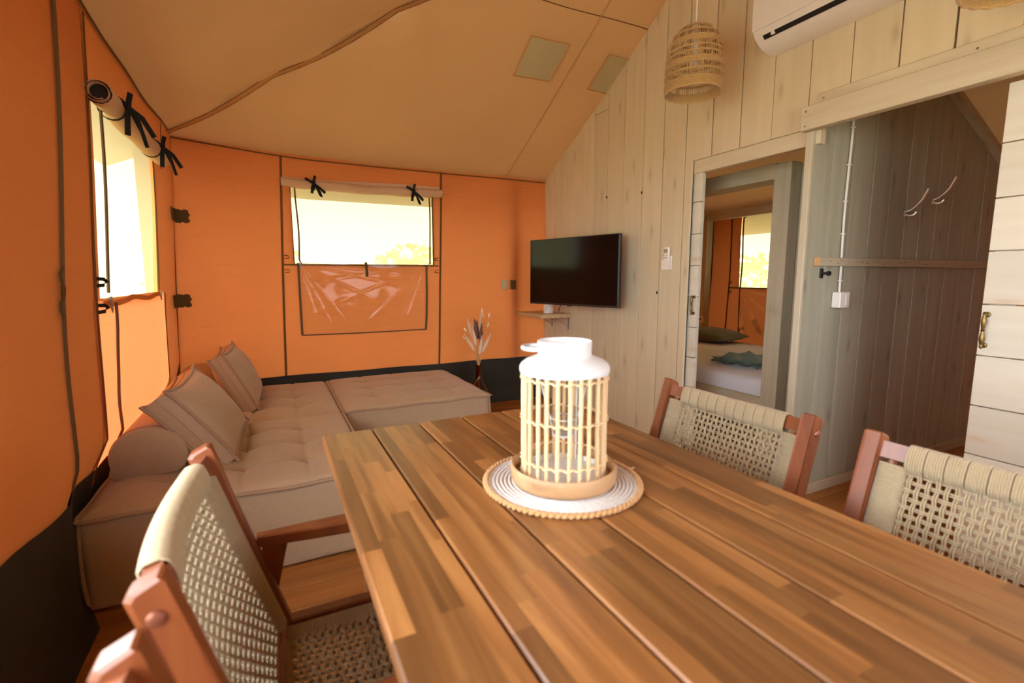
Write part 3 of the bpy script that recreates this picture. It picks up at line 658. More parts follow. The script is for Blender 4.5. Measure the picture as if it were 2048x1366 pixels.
# ---------------------------------------------------------------- sofa
def sofa_module(x0, y0, x1, y1, h, label, seed, tuft=.044):
    rnd = random.Random(seed); r = root('sofa_module', ((x0+x1)/2, (y0+y1)/2, 0), label, 'sofa', 'sofa modules in the corner')
    cx, cy = (x0+x1)/2, (y0+y1)/2; hx, hy = (x1-x0)/2, (y1-y0)/2; rc = .035
    def side(a, t):        # rounded-square outline, t = height fraction
        b = 1+.010*sin(pi*t)
        return a[0]*b+cx, a[1]*b+cy
    ring = []
    for (sx, sy, a0) in ((1,1,0), (-1,1,pi/2), (-1,-1,pi), (1,-1,1.5*pi)):
        for i in range(5):
            a = a0+i*pi/8; ring.append((sx*(hx-rc)+rc*cos(a), sy*(hy-rc)+rc*sin(a)))
    R = []
    for i in range(len(ring)):
        p, q = ring[i], ring[(i+1) % len(ring)]; d = math.dist(p, q); k = max(1, int(d/.06))
        R += [(p[0]+(q[0]-p[0])*j/k, p[1]+(q[1]-p[1])*j/k) for j in range(k)]
    n = len(R); hs_ = [.012, .03, .1, .18, .26, h-.045, h-.018]
    mb = MB(); vs = []
    for z in hs_:
        t = z/h
        for i, a in enumerate(R):
            p = side(a, t); wv = .004*sin(i*.7+z*20+seed)
            vs.append((p[0]*1+wv*(abs(a[0]) > hx*.97), p[1]+wv*(abs(a[1]) > hy*.97), z))
    fs = [(j*n+i, j*n+(i+1) % n, (j+1)*n+(i+1) % n, (j+1)*n+i) for j in range(len(hs_)-1) for i in range(n)]
    fs.append(tuple(range(n-1, -1, -1))); mb.add(vs, fs)
    part('base', mb, M['sofa'], r, True, angle=60)
    bt = [(x0+(x1-x0)*f, y0+(y1-y0)*g) for f in (.25, .5, .75) for g in (.25, .5, .75)]
    def top(u, v):
        eu = 1-abs(2*u-1)**9; ev = 1-abs(2*v-1)**9
        x = cx+hx*(2*u-1); y = cy+hy*(2*v-1)
        e = max(0, min(eu, ev)); z = h-.028+.040*e**.5
        z += .016*sin(pi*u)**.5*sin(pi*v)**.5 if 0 < u < 1 and 0 < v < 1 else 0
        for bx, by in bt:
            d2 = (x-bx)**2+(y-by)**2
            if d2 < .09: z -= tuft*exp(-d2/.0011)+tuft*.55*exp(-d2/.008)
        for f in (.25, .5, .75):
            bx = x0+(x1-x0)*f; by = y0+(y1-y0)*f
            inb = 1/(1+exp((abs(v-.5)-.47)*60)); z -= .010*exp(-((x-bx)/.008)**2)*inb
            ina = 1/(1+exp((abs(u-.5)-.33)*40)); z -= .017*exp(-((y-by-.004*sin(x*30))/.016)**2)*ina*(.5+.5*abs(sin(4*pi*(u-.0))))
        return (x, y, z)
    part('seat_cushion', MB().grid(lin(0, 1, 97), lin(0, 1, 97), top), M['sofa'], r, True, angle=180)
    pp = MB(); zt = h-.022
    loop = [(p[0]*1.012+cx, p[1]*1.012+cy, zt+.003*sin(i*1.1+seed)) for i, p in enumerate(R)]
    pp.tube(loop, .009, 6, True)
    pp.tube([(p[0]*1.004+cx, p[1]*1.004+cy, .016+.002*sin(i*.9)) for i, p in enumerate(R)], .008, 6, True)
    for sx in (-1, 1):
        for sy in (-1, 1):
            pp.tube([(cx+sx*(hx-.006)+sx*.008*sin(pi*z/h), cy+sy*(hy-.006)+sy*.008*sin(pi*z/h), z) for z in lin(.012, zt, 10)], .008, 6)
            pp.tube([(cx+sx*(hx-.004), cy+sy*(hy-.004), zt), (cx+sx*(hx+.012), cy+sy*(hy+.012), zt+.006)], [.010, .004], 6)
    part('piping', pp, M['sofa_pipe'], r, True)
    for bx, by in bt:
        u = (bx-x0)/(x1-x0); v = (by-y0)/(y1-y0); z = top(u, v)[2]
        part('tuft_button', MB().lathe([(.011, -.004), (.010, .002), (.005, .004)], (bx, by, z), 10), M['sofa_pipe'], r, True)
    return r
sofa_module(-.672, 2.155, .366, 3.188, .375, 'tufted greige sofa module nearest the table, with the half-round bolster on it', 1)
sofa_module(-.655, 3.202, .366, 4.245, .375, 'tufted greige sofa module in the corner of the canvas walls, mostly behind the cushions', 2)
sofa_module(.378, 3.206, 1.398, 4.245, .382, 'tufted greige ottoman module with bare top beside the vase', 3, .034)
# bolster: half-round section along the wall
def bolster():
    r = root('bolster', (-.515, 3.3, .385), 'half-round greige bolster lying along the left wall on the sofa', 'bolster')
    pr = []
    for i in range(29):
        a = pi*1.08-pi*1.16*i/28
        pr.append((-.515+.140*cos(a)+.012, .385+.085+.128*sin(a)))
    pr += [(-.385, .405), (-.41, .388), (-.50, .385), (-.62, .386), (-.648, .402)]
    ys = [2.452, 2.456, 2.47, 2.5]+lin(2.6, 3.9, 10)+[4.17, 4.19, 4.20]
    def sc(y): e = min(y-2.452, 4.20-y); return .955 if e < .003 else .985 if e < .006 else 1.0
    c = (-.515, .49); n = len(pr); vs = []
    for y in ys:
        k = sc(y)
        for p in pr: vs.append((c[0]+(p[0]-c[0])*k, y, max(.385, c[1]+(p[1]-c[1])*k)))
    fs = [(j*n+i, j*n+(i+1) % n, (j+1)*n+(i+1) % n, (j+1)*n+i) for j in range(len(ys)-1) for i in range(n)]
    fs += [tuple(range(n-1, -1, -1)), tuple(range((len(ys)-1)*n, len(ys)*n))]
    part('cover', MB().add(vs, fs), M['sofa'], r, True, angle=50)
    part('seam', MB().tube([(p[0]*1.0, 2.472, p[1]+.001) for p in pr], .003, 5, True), M['sofa_pipe'], r, True)
bolster()
def cushion(name, corner, ax_w, ax_h, W, H, T, label, seed, puff=.05):
    """boxed cushion: corner = near bottom corner of front face; ax_w, ax_h unit axes; thickness goes behind"""
    c0 = Vector(corner); aw = Vector(ax_w).normalized(); ah = Vector(ax_h).normalized(); an = aw.cross(ah).normalized()
    if an.x < 0: an = -an
    r = root(name, tuple(c0+aw*W/2-an*T/2), label, 'cushion', 'loose cushions on the sofa')
    n = 34; mb = MB(); ears = lambda u, v: .018*(max(0, abs(2*u-1)-.8)*max(0, abs(2*v-1)-.8)/.04)
    def face(sgn, base):
        def fn(u, v):
            e = (1-abs(2*u-1)**2.6)*(1-abs(2*v-1)**2.6); pin = .018*(1-abs(2*u-1)**2)*abs(2*v-1)**6; pin2 = .018*(1-abs(2*v-1)**2)*abs(2*u-1)**6
            uu = u+ (.5-u)*2*pin2/W*1.2; vv = v+(.5-v)*2*pin/H*1.2
            dz = puff*max(0, e)**.75+.004*sin(u*9+v*7+seed)*e
            return tuple(c0+aw*W*uu+ah*H*vv-an*base+an*sgn*dz)
        return fn
    f, b = face(1, 0), face(-1, T); us = lin(0, 1, n)
    mb.grid(us, us, f); mb.grid(us, us, b, flip=True)
    per = [(u, 0) for u in us[:-1]]+[(1, u) for u in us[:-1]]+[(1-u, 1) for u in us[:-1]]+[(0, 1-u) for u in us[:-1]]
    m = len(per); ctr = c0+aw*W/2+ah*H/2
    rows = []
    for k in range(6):
        t = k/5; row = []
        for (u, v) in per:
            p = Vector(f(u, v)).lerp(Vector(b(u, v)), t); o = (p-ctr); o -= an*o.dot(an); row.append(p+o.normalized()*.010*sin(pi*t))
        rows += row
    mb.add(rows, [(k*m+i, k*m+(i+1) % m, (k+1)*m+(i+1) % m, (k+1)*m+i) for k in range(5) for i in range(m)])
    part('cover', mb, M['sofa'], r, True, angle=70)
    pp = MB()
    for fc in (f, b):
        lp = []
        for (u, v) in per:
            p = Vector(fc(u, v)); o = p-ctr; o -= an*o.dot(an); lp.append(p+o.normalized()*(.006+ears(u, v)))
        pp.tube(lp, .0075, 6, True)
    part('piping', pp, M['sofa_pipe'], r, True)
    mid = MB(); lp = []
    for (u, v) in per:
        p = Vector(f(u, v)).lerp(Vector(b(u, v)), .5); o = p-ctr; o -= an*o.dot(an); lp.append(p+o.normalized()*.0105)
    mid.tube(lp, .0022, 5, True); part('seam', mid, M['sofa_pipe'], r, True)
    return r
cushion('boxed_cushion', (-.185, 2.46, .415), (.03, 1, 0), (-.56, -.06, .80), .64, .40, .105, 'larger boxed greige cushion leaning on the bolster, nearer the table', 1, .066)
cushion('boxed_cushion', (-.115, 3.40, .41), (.03, 1, 0), (-.42, -.02, .86), .60, .385, .085, 'boxed greige cushion behind the other one, against the orange back wall', 2, .06)

# ---------------------------------------------------------------- dining table
TX0, TX1, TY0, TY1, TZ = .113, 1.000, -.30, 1.518, .75
def dining_table():
    r = root('dining_table', ((TX0+TX1)/2, (TY0+TY1)/2, 0), 'acacia slatted dining table of six boards set with a lantern', 'table')
    nb = 6; pitch = (TX1-TX0+.005)/nb; bw = pitch-.005; rnd = random.Random(11)
    for i in range(nb):
        a = TX0+i*pitch; b = a+bw
        bd = part('board', MB().bbox((a, TY0, TZ-.030), (b, TY1, TZ-.006), .003), M['acacia_core'], r)
        cols = [.034, .040, .037, .0318]; rnd.shuffle(cols); t = bw/sum(cols); xs = [a]
        for c in cols: xs.append(xs[-1]+c*t)
        for j in range(4):
            y = TY1; first = True
            while y > TY0+.001:
                L = rnd.uniform(.16, .52) if not first else rnd.uniform(.08, .42)
                y2 = max(TY0, y-L); y2 = TY0 if y2-TY0 < .06 else y2; first = False
                c = .0035; l_, r_ = (j == 0), (j == 3)
                pr = []
                pr += [(xs[j], TZ-c), (xs[j]+c, TZ)] if l_ else [(xs[j]+.00005, TZ)]
                pr += [(xs[j+1]-c, TZ), (xs[j+1], TZ-c)] if r_ else [(xs[j+1]-.00005, TZ)]
                pr += [(pr[-1][0], TZ-.006), (pr[0][0], TZ-.006)]
                part('stave', MB().prism(pr[::-1], y2+.00005, y-.00005, 'y'), M['acacia'], bd); y = y2
    for x in (TX0+.10, TX1-.10): part('apron', MB().bbox((x-.012, TY0+.09, TZ-.105), (x+.012, TY1-.09, TZ-.031), .003), M['acacia_core'], r)
    for y in (TY0+.12, TY1-.12, (TY0+TY1)/2): part('cross_rail', MB().bbox((TX0+.10, y-.012, TZ-.10), (TX1-.10, y+.012, TZ-.0305), .003), M['acacia_core'], r)
    for x in (TX0+.12, TX1-.12):
        for y in (TY0+.13, TY1-.13): part('leg', MB().bbox((x-.035, y-.035, 0), (x+.035, y+.035, TZ-.031), .004), M['acacia_core'], r)
dining_table()

# ---------------------------------------------------------------- rope chairs
LEAN = radians(17); ldir = Vector((-sin(LEAN), 0, cos(LEAN))); lnorm = Vector((cos(LEAN), 0, sin(LEAN)))
PB = Vector((.150, 0, .36))
def bp(s, t, n):            # back panel coordinates: s across, t up the lean from the seat, n forward
    bowd = .022*(1-(s/.23)**2)*max(0, min(1, t/.4))
    return PB+ldir*t+lnorm*(n-bowd)+Vector((0, s, 0))
def sp(s, t, n): return Vector((t, s, .425+n-.012*(1-(s/.22)**2)*sin(pi*min(1, max(0, (t-.12)/.38)))))
def weave(fn, hw, t0, t1, nv, nh, amp=.0038, r=.0021):
    mb = MB(); sp_ = 2*hw/(nv-1); tp = (t1-t0)/(nh-1)
    for i in range(nv):
        for d in (-.0023, .0023):
            s = -hw+sp_*i+d; pts = []
            for k in range(2*nh+1):
                t = t0-tp*.5+tp*.5*k; sg = amp*(1 if (i+(k//2)) % 2 else -1)*(1 if k % 2 else 0)
                pts.append(fn(s, t, sg))
            mb.tube(pts, r, 5, caps=False)
    for j in range(nh):
        for d in (-.0023, .0023):
            t = t0+tp*j+d; pts = []
            for k in range(2*nv+1):
                s = -hw-sp_*.5+sp_*.5*k; sg = -amp*(1 if ((k//2)+j) % 2 else -1)*(1 if k % 2 else 0)
                pts.append(fn(s, t, sg))
            mb.tube(pts, r, 5, caps=False)
    return mb
def wraps(fn, along, cnt, half_a, half_n, across, gap=7, r=.00235):
    """loops of rope round a rail; along = list of positions, across = centre across, half_a half size across, half_n half depth"""
    mb = MB()
    for i in range(cnt):
        q = along(i)
        for_pts = []
        for a, nn in ((-1,-.6),(-1,.6),(-.75,1),(0,1.08),(.75,1),(1,.6),(1,-.6),(.75,-1),(0,-1.05),(-.75,-1)):
            for_pts.append(fn(q, across+a*half_a, nn*half_n))
        mb.tube(for_pts, r, 5, True)
    return mb
def make_chair():
    r = root('dining_chair', (0,0,0))
    T = .533
    for sy in (-1, 1):
        y0, y1 = sorted((sy*.229, sy*.265))
        def q(t, n): p = PB+ldir*t+lnorm*n; return (p.x, p.z)
        pr = [q(0, -.021), q(0, .021), q(T-.003, .021), q(T, .017), q(T-.005, -.014), q(T-.011, -.021)]
        mb = MB(); ins = .004
        n = len(pr); cxy = (sum(p[0] for p in pr)/n, sum(p[1] for p in pr)/n)
        sh = lambda p, k: (p[0]+(cxy[0]-p[0])*k*.12, p[1]+(cxy[1]-p[1])*k*.012)
        rings = [(y0, 1), (y0+ins, 0), (y1-ins, 0), (y1, 1)]
        for yy, k in rings: mb.v += [(sh(p, k)[0], yy, sh(p, k)[1]) for p in pr]
        for g in range(3): mb.f += [(g*n+i, g*n+(i+1) % n, (g+1)*n+(i+1) % n, (g+1)*n+i) for i in range(n)]
        mb.f += [tuple(range(n-1, -1, -1)), tuple(range(3*n, 4*n))]
        po = part('back_post', mb, M['chair_wood'], r)
        bc = PB+ldir*(T-.045); bb = MB().tube([(bc.x, sy*.264, bc.z), (bc.x, sy*.268, bc.z), (bc.x, sy*.270, bc.z)], [.011, .010, .006], 14)
        part('bolt', bb, M['bolt'], po, True)
        # rear leg splays backwards; front leg upright
        ly0, ly1 = sorted((sy*.2655, sy*.293))
        part('leg', MB().prism([(-.035, 0), (.008, 0), (.150, .61), (.100, .622)], ly0, ly1, 'y'), M['chair_wood'], r)
        part('leg', MB().prism([(.505, 0), (.548, 0), (.552, .618), (.500, .622)], ly0, ly1, 'y'), M['chair_wood'], r)
        ya = sy*.278; arm = MB(); xs = [.088, .14, .20, .28, .38, .48, .56, .585]; wd = [.013, .017, .022, .027, .029, .028, .026, .018]
        for x, w_ in zip(xs, wd):
            z = .640-.012*((x-.088)/.5); arm.v += [(x, ya-w_, z-.026), (x, ya+w_, z-.026), (x, ya+w_, z-.003), (x, ya+w_-.004, z), (x, ya-w_+.004, z), (x, ya-w_, z-.003)]
        k = len(xs); arm.f += [(i*6+j, i*6+(j+1) % 6, (i+1)*6+(j+1) % 6, (i+1)*6+j) for i in range(k-1) for j in range(6)]+[(5,4,3,2,1,0), tuple(range(6*k-6, 6*k))]
        part('armrest', arm, M['chair_wood'], r)
        sy0, sy1 = sorted((sy*.232, sy*.264))
        part('seat_rail', MB().bbox((.10, sy0, .392), (.548, sy1, .437), .004), M['chair_wood'], r)
    # top rail (bowed), rope wrapped in the middle
    rail = MB(); T2 = T-.035
    ss = lin(-.232, .232, 17)
    for s in ss:
        for (dt, dn) in ((-.018, -.012), (-.018, .012), (.018, .012), (.018, -.012)):
            p = bp(s, T2+dt, dn); rail.v.append(tuple(p))
    rail.f += [(i*4+j, i*4+(j+1) % 4, (i+1)*4+(j+1) % 4, (i+1)*4+j) for i in range(16) for j in range(4)]+[(3,2,1,0), (64,65,66,67)]
    part('top_rail', rail, M['chair_wood'], r)
    part('lower_rail', MB().tube([bp(s, .085, 0) for s in lin(-.23, .23, 9)], .014, 8), M['chair_wood'], r)
    part('front_rail', MB().bbox((.505, -.232, .395), (.54, .232, .425), .004), M['chair_wood'], r)
    part('rear_rail', MB().bbox((.105, -.232, .395), (.135, .232, .425), .004), M['chair_wood'], r)
    for sy in (-1, 1):
        part('side_bar', MB().tube([bp(sy*.207, t, 0) for t in lin(.085, T2-.02, 8)], .010, 8), M['chair_wood'], r)
        part('seat_bar', MB().tube([sp(sy*.205, t, -.008) for t in lin(.12, .52, 8)], .010, 8), M['chair_wood'], r)
    bk = weave(bp, .172, .105, T2-.038, 23, 21)
    nw = 77
    for i in range(nw):
        s = -.180+.360*(i/(nw-1))+(.00022*((i % 7)-3) * -1)
        loop = [bp(s, T2+a*.026-.004, nn*.0175) for a, nn in ((-1.15,-.5),(-1.15,.5),(-.75,1),(0,1.1),(.75,1),(1,.5),(1,-.5),(.75,-1),(0,-1.1),(-.75,-1))]
        bk.tube(loop, .0024, 5, True)
    nsd = 78
    for sy in (-1, 1):
        for i in range(nsd):
            t = .092+(T2-.03-.092)*i/(nsd-1)
            loop = [bp(sy*.204+a*.0245, t, nn*.013) for a, nn in ((-1,-.5),(-1,.5),(-.7,1),(0,1.05),(.7,1),(1,.5),(1,-.5),(.7,-1),(0,-1.05),(-.7,-1))]
            bk.tube(loop, .0024, 5, True)
    part('woven_back', bk, M['rope'], r, True, 'beige rope woven backrest', angle=180)
    st = MB(); NX, NY = 21, 23
    for j in range(NX):                       # upper zigzag cords run across the seat
        t = .155+.330*j/(NX-1)
        for d in (-.0024, .0024):
            pts = []
            for k in range(2*NY+1):
                s = -.185+.370*k/(2*NY); up = (j+(k//2)) % 2
                pts.append(sp(s, t+d+(.0035 if k % 4 in (1, 2) else -.0035), .0062 if (k % 2 == 0) else (.0045 if up else -.001)))
            st.tube(pts, .0025, 5, caps=False)
    for i in range(NY):                       # lower cords run front to back
        s = -.180+.360*i/(NY-1)
        for d in (-.0024, .0024): st.tube([sp(s+d, .135+.37*k/24, -.0045+.002*(k % 2)) for k in range(25)], .0022, 5, caps=False)
    for sy in (-1, 1):
        for i in range(72):
            t = .140+.36*i/71
            loop = [sp(sy*.203+a*.0255, t, -.008+nn*.014) for a, nn in ((-1,-.5),(-1,.5),(-.7,1),(0,1.05),(.7,1),(1,.5),(1,-.5),(.7,-1),(0,-1.05),(-.7,-1))]
            st.tube(loop, .0024, 5, True)
    for i in range(77):
        s = -.180+.360*i/76
        for (tc, hw_) in ((.120, .024), (.522, .024)):
            loop = [sp(s, tc+a*hw_, -.013+nn*.019) for a, nn in ((-1,-.5),(-1,.5),(-.7,1),(0,1.05),(.7,1),(1,.5),(1,-.5),(.7,-1),(0,-1.05),(-.7,-1))]
            st.tube(loop, .0024, 5, True)
    part('woven_seat', st, M['rope'], r, True, 'beige rope woven seat', angle=180)
    return r
ch = make_chair(); G = 'rope-backed chairs round the dining table'
spots = [((-.150, .915), 0, 'rope-backed chair on the sofa side of the table, its back post bolt in view'),
         ((-.150, .300), 0, 'rope-backed chair nearest the camera, only the top of a back post showing'),
         ((1.222, .987), pi, 'rope-backed chair in front of the bedroom doorway across the table'),
         ((1.222, .345), pi, 'rope-backed chair in front of the wide plank sliding door')]
for i, ((x, y), a, lb) in enumerate(spots):
    o = ch if i == 0 else copy_tree(ch)
    o.location = (x, y, 0); o.rotation_euler = (0, 0, a); tag(o, lb, 'chair', G)

# ---------------------------------------------------------------- lantern, tray, mat
LC = (.580, .910)
mt = root('placemat', (LC[0]-.002, LC[1]+.002, TZ), 'round white cotton placemat with a straw braid rim on the table', 'placemat')
mb = MB(); prof = []
R_ = .171; nr = 19
for k in range(nr*4+1):
    q = k/(nr*4); rr = R_*(1-q); prof.append((max(rr, .0005), .0035+.0045*abs(sin(pi*k/4))**.6))
n = 150; vs = []
for i, (rr, z) in enumerate(prof):
    for k in range(n):
        a = 2*pi*k/n; vs.append((mt.location.x+rr*cos(a), mt.location.y+rr*sin(a), TZ+z+.0010*sin(k*pi*.66+i*1.6)*(rr > .03)))
mb.add(vs, [(i*n+k, i*n+(k+1) % n, (i+1)*n+(k+1) % n, (i+1)*n+k) for i in range(len(prof)-1) for k in range(n)])
mb.lathe([(R_, .0005), (R_, .004)], (mt.location.x, mt.location.y, TZ), 80)
part('coiled_cord', mb, M['cotton'], mt, True, angle=180)
br = MB(); nb_ = 84
for s in range(2):
    pts = []; rad = []
    for k in range(nb_*4):
        a = 2*pi*k/(nb_*4); ph = nb_/2*a*1+s*pi
        pts.append((mt.location.x+(.1755+.0032*cos(ph))*cos(a), mt.location.y+(.1755+.0032*cos(ph))*sin(a), TZ+.0065+.0025*sin(ph))); rad.append(.0042+.0010*cos(2*ph))
    br.tube(pts, rad, 6, True)
br.tube([(mt.location.x+.18, mt.location.y-.02, TZ+.007), (mt.location.x+.19, mt.location.y-.024, TZ+.009), (mt.location.x+.197, mt.location.y-.020, TZ+.006)], [.0025, .002, .001], 5)
part('braided_rim', br, M['straw'], mt, True, 'straw braid rim', angle=180)
ty = root('round_tray', (LC[0], LC[1], TZ+.0085), 'round mango wood tray under the lantern', 'tray')
z0 = TZ+.0085
part('dish', MB().lathe([(.108, 0), (.116, .003), (.1205, .012), (.1215, .030), (.1205, .038), (.1175, .041), (.1135, .039), (.1115, .034), (.1105, .012), (.02, .0105)], (LC[0], LC[1], z0), 72), M['mango'], ty, True, angle=60)
lz = z0+.0112
la = root('lantern', (LC[0], LC[1], lz), 'white metal and cane rod lantern in the middle of the table', 'lantern')
cx, cy = LC
part('base_plate', MB().lathe([(.0965, 0), (.0985, .003), (.0985, .014), (.0965, .016), (.094, .014), (.094, .004), (.01, .004)], (cx, cy, lz), 64), M['white_metal'], la, True)
part('lid', MB().lathe([(.0955, 1.010-lz), (.0995, 1.011-lz), (.1010, 1.017-lz), (.1005, 1.024-lz), (.097, 1.030-lz), (.088, 1.0375-lz), (.074, 1.0435-lz), (.0635, 1.0465-lz), (.0605, 1.050-lz), (.0598, 1.058-lz), (.0610, 1.078-lz), (.0600, 1.081-lz), (.0582, 1.078-lz), (.0565, 1.058-lz), (.0580, 1.047-lz), (.070, 1.040-lz), (.094, 1.026-lz), (.0965, 1.018-lz)], (cx, cy, lz), 72, False, False), M['white_metal'], la, True, angle=50)
hd = Vector((-.897, .443, 0)); hs2 = Vector((.443, .897, 0)); hc = Vector((cx, cy, 1.0655))+hd*.066
part('carry_ring', MB().tube([hc+hd*(.027*cos(a))+hs2*(.036*sin(a)) for a in [2*pi*i/36 for i in range(36)]], .0048, 10, True), M['white_metal'], la, True, 'white loop handle')
nrod = 25; rnd = random.Random(4)
for i in range(nrod):
    a = 2*pi*i/nrod+rnd.uniform(-.02, .02); rr = .0925; pts = []
    for z in lin(lz+.005, 1.016, 7): pts.append((cx+rr*cos(a)+.0006*rnd.uniform(-1,1), cy+rr*sin(a)+.0006*rnd.uniform(-1,1), z))
    part('cane_rod', MB().tube(pts, .0046, 8), M['cane'], la, True)
for z in (1.000, .909, .815):
    for s in (0, 1):
        pts = []
        for k in range(nrod*6):
            a = 2*pi*k/(nrod*6); ph = nrod*a/2*1+s*pi
            pts.append((cx+(.0925+.0058*cos(ph*1.0))*cos(a), cy+(.0925+.0058*cos(ph))*sin(a), z+.0018*sin(ph*2)))
        part('cane_ring', MB().tube(pts, .0023, 6, True), M['cane'], la, True)
part('lid_tab', MB().bbox((cx-.05, cy+.085, lz+.02), (cx-.044, cy+.088, 1.02), .001).bbox((cx+.070, cy+.052, lz+.004), (cx+.073, cy+.060, 1.02), .001).bbox((cx-.075, cy-.050, lz+.004), (cx-.072, cy-.042, 1.02), .001), M['white_metal'], la)
ch_ = part('candle_holder', MB().tube([(cx+.030*cos(a), cy+.030*sin(a), .905) for a in [2*pi*i/30 for i in range(30)]], .0018, 6, True), M['white_metal'], la, True, 'white wire candle holder')
for s in (-1, 1):
    part('wire', MB().tube([(cx+s*.060*.897, cy-s*.060*.443, 1.02), (cx+s*.046*.897, cy-s*.046*.443, .96), (cx+s*.031*.897, cy-s*.031*.443, .905), (cx+s*.024*.897, cy-s*.024*.443, .866), (cx, cy, .862)], .0016, 6), M['white_metal'], ch_, True)
part('glass_cup', MB().lathe([(.012, .869), (.024, .870), (.0265, .875), (.0285, .928), (.0275, .928), (.0255, .878), (.012, .874)], (cx, cy, 0), 32, True, True), M['glass'], ch_, True)
part('cup_stand', MB().lathe([(.020, .862), (.025, .864), (.025, .868), (.02, .868)], (cx, cy, 0), 28), M['white_metal'], ch_, True)

# ---------------------------------------------------------------- television, shelf, remote, air conditioner
def frame_obj(name, mb, mat, parent, O, X, Y, smooth=False, label=None):
    """mb in local (u, v, n): u along X, v up, n along Y"""
    O = Vector(O); X = Vector(X); Y = Vector(Y); Z = Vector((0,0,1)); mb.v = [tuple(O+X*p[0]+Z*p[1]+Y*p[2]) for p in mb.v]
    return part(name, mb, mat, parent, smooth, label)
tvA = Vector((2.070, 3.830, 0)); tvB = Vector((2.318, 2.906, 0)); tX = (tvB-tvA).normalized(); tN = Vector((-tX.y, tX.x, 0));  tN = -tN if tN.x > 0 else tN
TW = (tvB-tvA).length; tv = root('television', tuple((tvA+tvB)/2+Vector((0,0,1.265))), 'black flat television angled out from the plank wall', 'television')
tv0 = tvA+Vector((0,0,.990))
frame_obj('casing', MB().bbox((0, 0, -.035), (TW, .552, .0), .004), M['tv_frame'], tv, tv0, tX, tN)
frame_obj('screen', MB().bbox((.008, .016, -.002), (TW-.008, .545, .0012), .0008), M['tv'], tv, tv0, tX, tN, label='glossy black screen')
frame_obj('chin_sensor', MB().bbox((TW*.46, -.008, -.02), (TW*.50, .002, -.003), .002), M['tv_frame'], tv, tv0, tX, tN)
mid = tvA.lerp(tvB, .5)+Vector((0,0,1.27))
part('wall_mount', MB().bbox((XW-.012, mid.y-.08, 1.15), (XW-.001, mid.y+.08, 1.39), .002).tube([(XW-.01, mid.y, 1.27), (XW-.11, mid.y+.05, 1.27), tuple(mid-tN*.03)], .016, 8), M['tv_frame'], tv)
part('power_cord', MB().tube([(2.40, 3.80, 1.05), (2.41, 3.84, .99), (2.42, 3.88, .95), (2.43, 3.93, .91), (2.47, 3.98, .9)], .0035, 6), M['dark'], tv, True)
sh = root('corner_shelf', (2.33, 4.03, .85), 'small bare plank shelf on metal brackets below the television', 'shelf')
part('shelf_board', MB().bbox((2.165, 3.80, .850), (XW-.001, 4.262, .888), .003), wood('shelf_plank', 'y', S(176,146,104), S(196,166,122), S(208,180,136), .7, .6, .05), sh)
for yy in (3.845, 4.14):
    part('bracket', MB().bbox((XW-.006, yy-.009, .735), (XW-.001, yy+.009, .849), .001).bbox((2.30, yy-.009, .844), (XW-.002, yy+.009, .849), .001).tube([(XW-.004, yy, .76), (2.36, yy, .845)], .003, 6), M['grey_plastic'], sh)
cn = root('canister', (2.33, 3.945, .888), 'small white canister on the corner shelf under the television', 'canister')
part('body', MB().lathe([(.046, 0), (.049, .004), (.049, .092), (.046, .098), (.040, .099)], (2.33, 3.945, .888), 32), M['plastic'], cn, True)
part('button', MB().tube([(2.292, 3.912, .93), (2.289, 3.909, .93)], .005, 8), M['grey_plastic'], cn)
rh = root('remote_holder', (XW, 2.583, 1.30), 'white wall holder cupping the air conditioner remote', 'holder')
part('cup', MB().prism([(XW-.034, 1.272), (XW-.001, 1.272), (XW-.001, 1.365), (XW-.006, 1.365), (XW-.008, 1.282), (XW-.028, 1.282), (XW-.028, 1.340), (XW-.034, 1.340)], 2.554, 2.620, 'y'), M['plastic'], rh)
rm = root('remote_control', (XW-.018, 2.590, 1.283), 'white remote control with a grey display standing in its wall holder', 'remote')
part('body', MB().bbox((XW-.0275, 2.564, 1.283), (XW-.0085, 2.614, 1.428), .006), M['plastic'], rm)
part('display', MB().bbox((XW-.0285, 2.572, 1.386), (XW-.0270, 2.606, 1.414), .0005), M['lcd'], rm)
for k, (yy, zz_) in enumerate(((2.604, 1.370), (2.577, 1.370), (2.600, 1.353), (2.588, 1.353), (2.576, 1.353))):
    part('button', MB().bbox((XW-.0290, yy-.004, zz_-.003), (XW-.0270, yy+.004, zz_+.003), .0006), M['bolt' if k == 0 else 'grey_plastic'], rm)
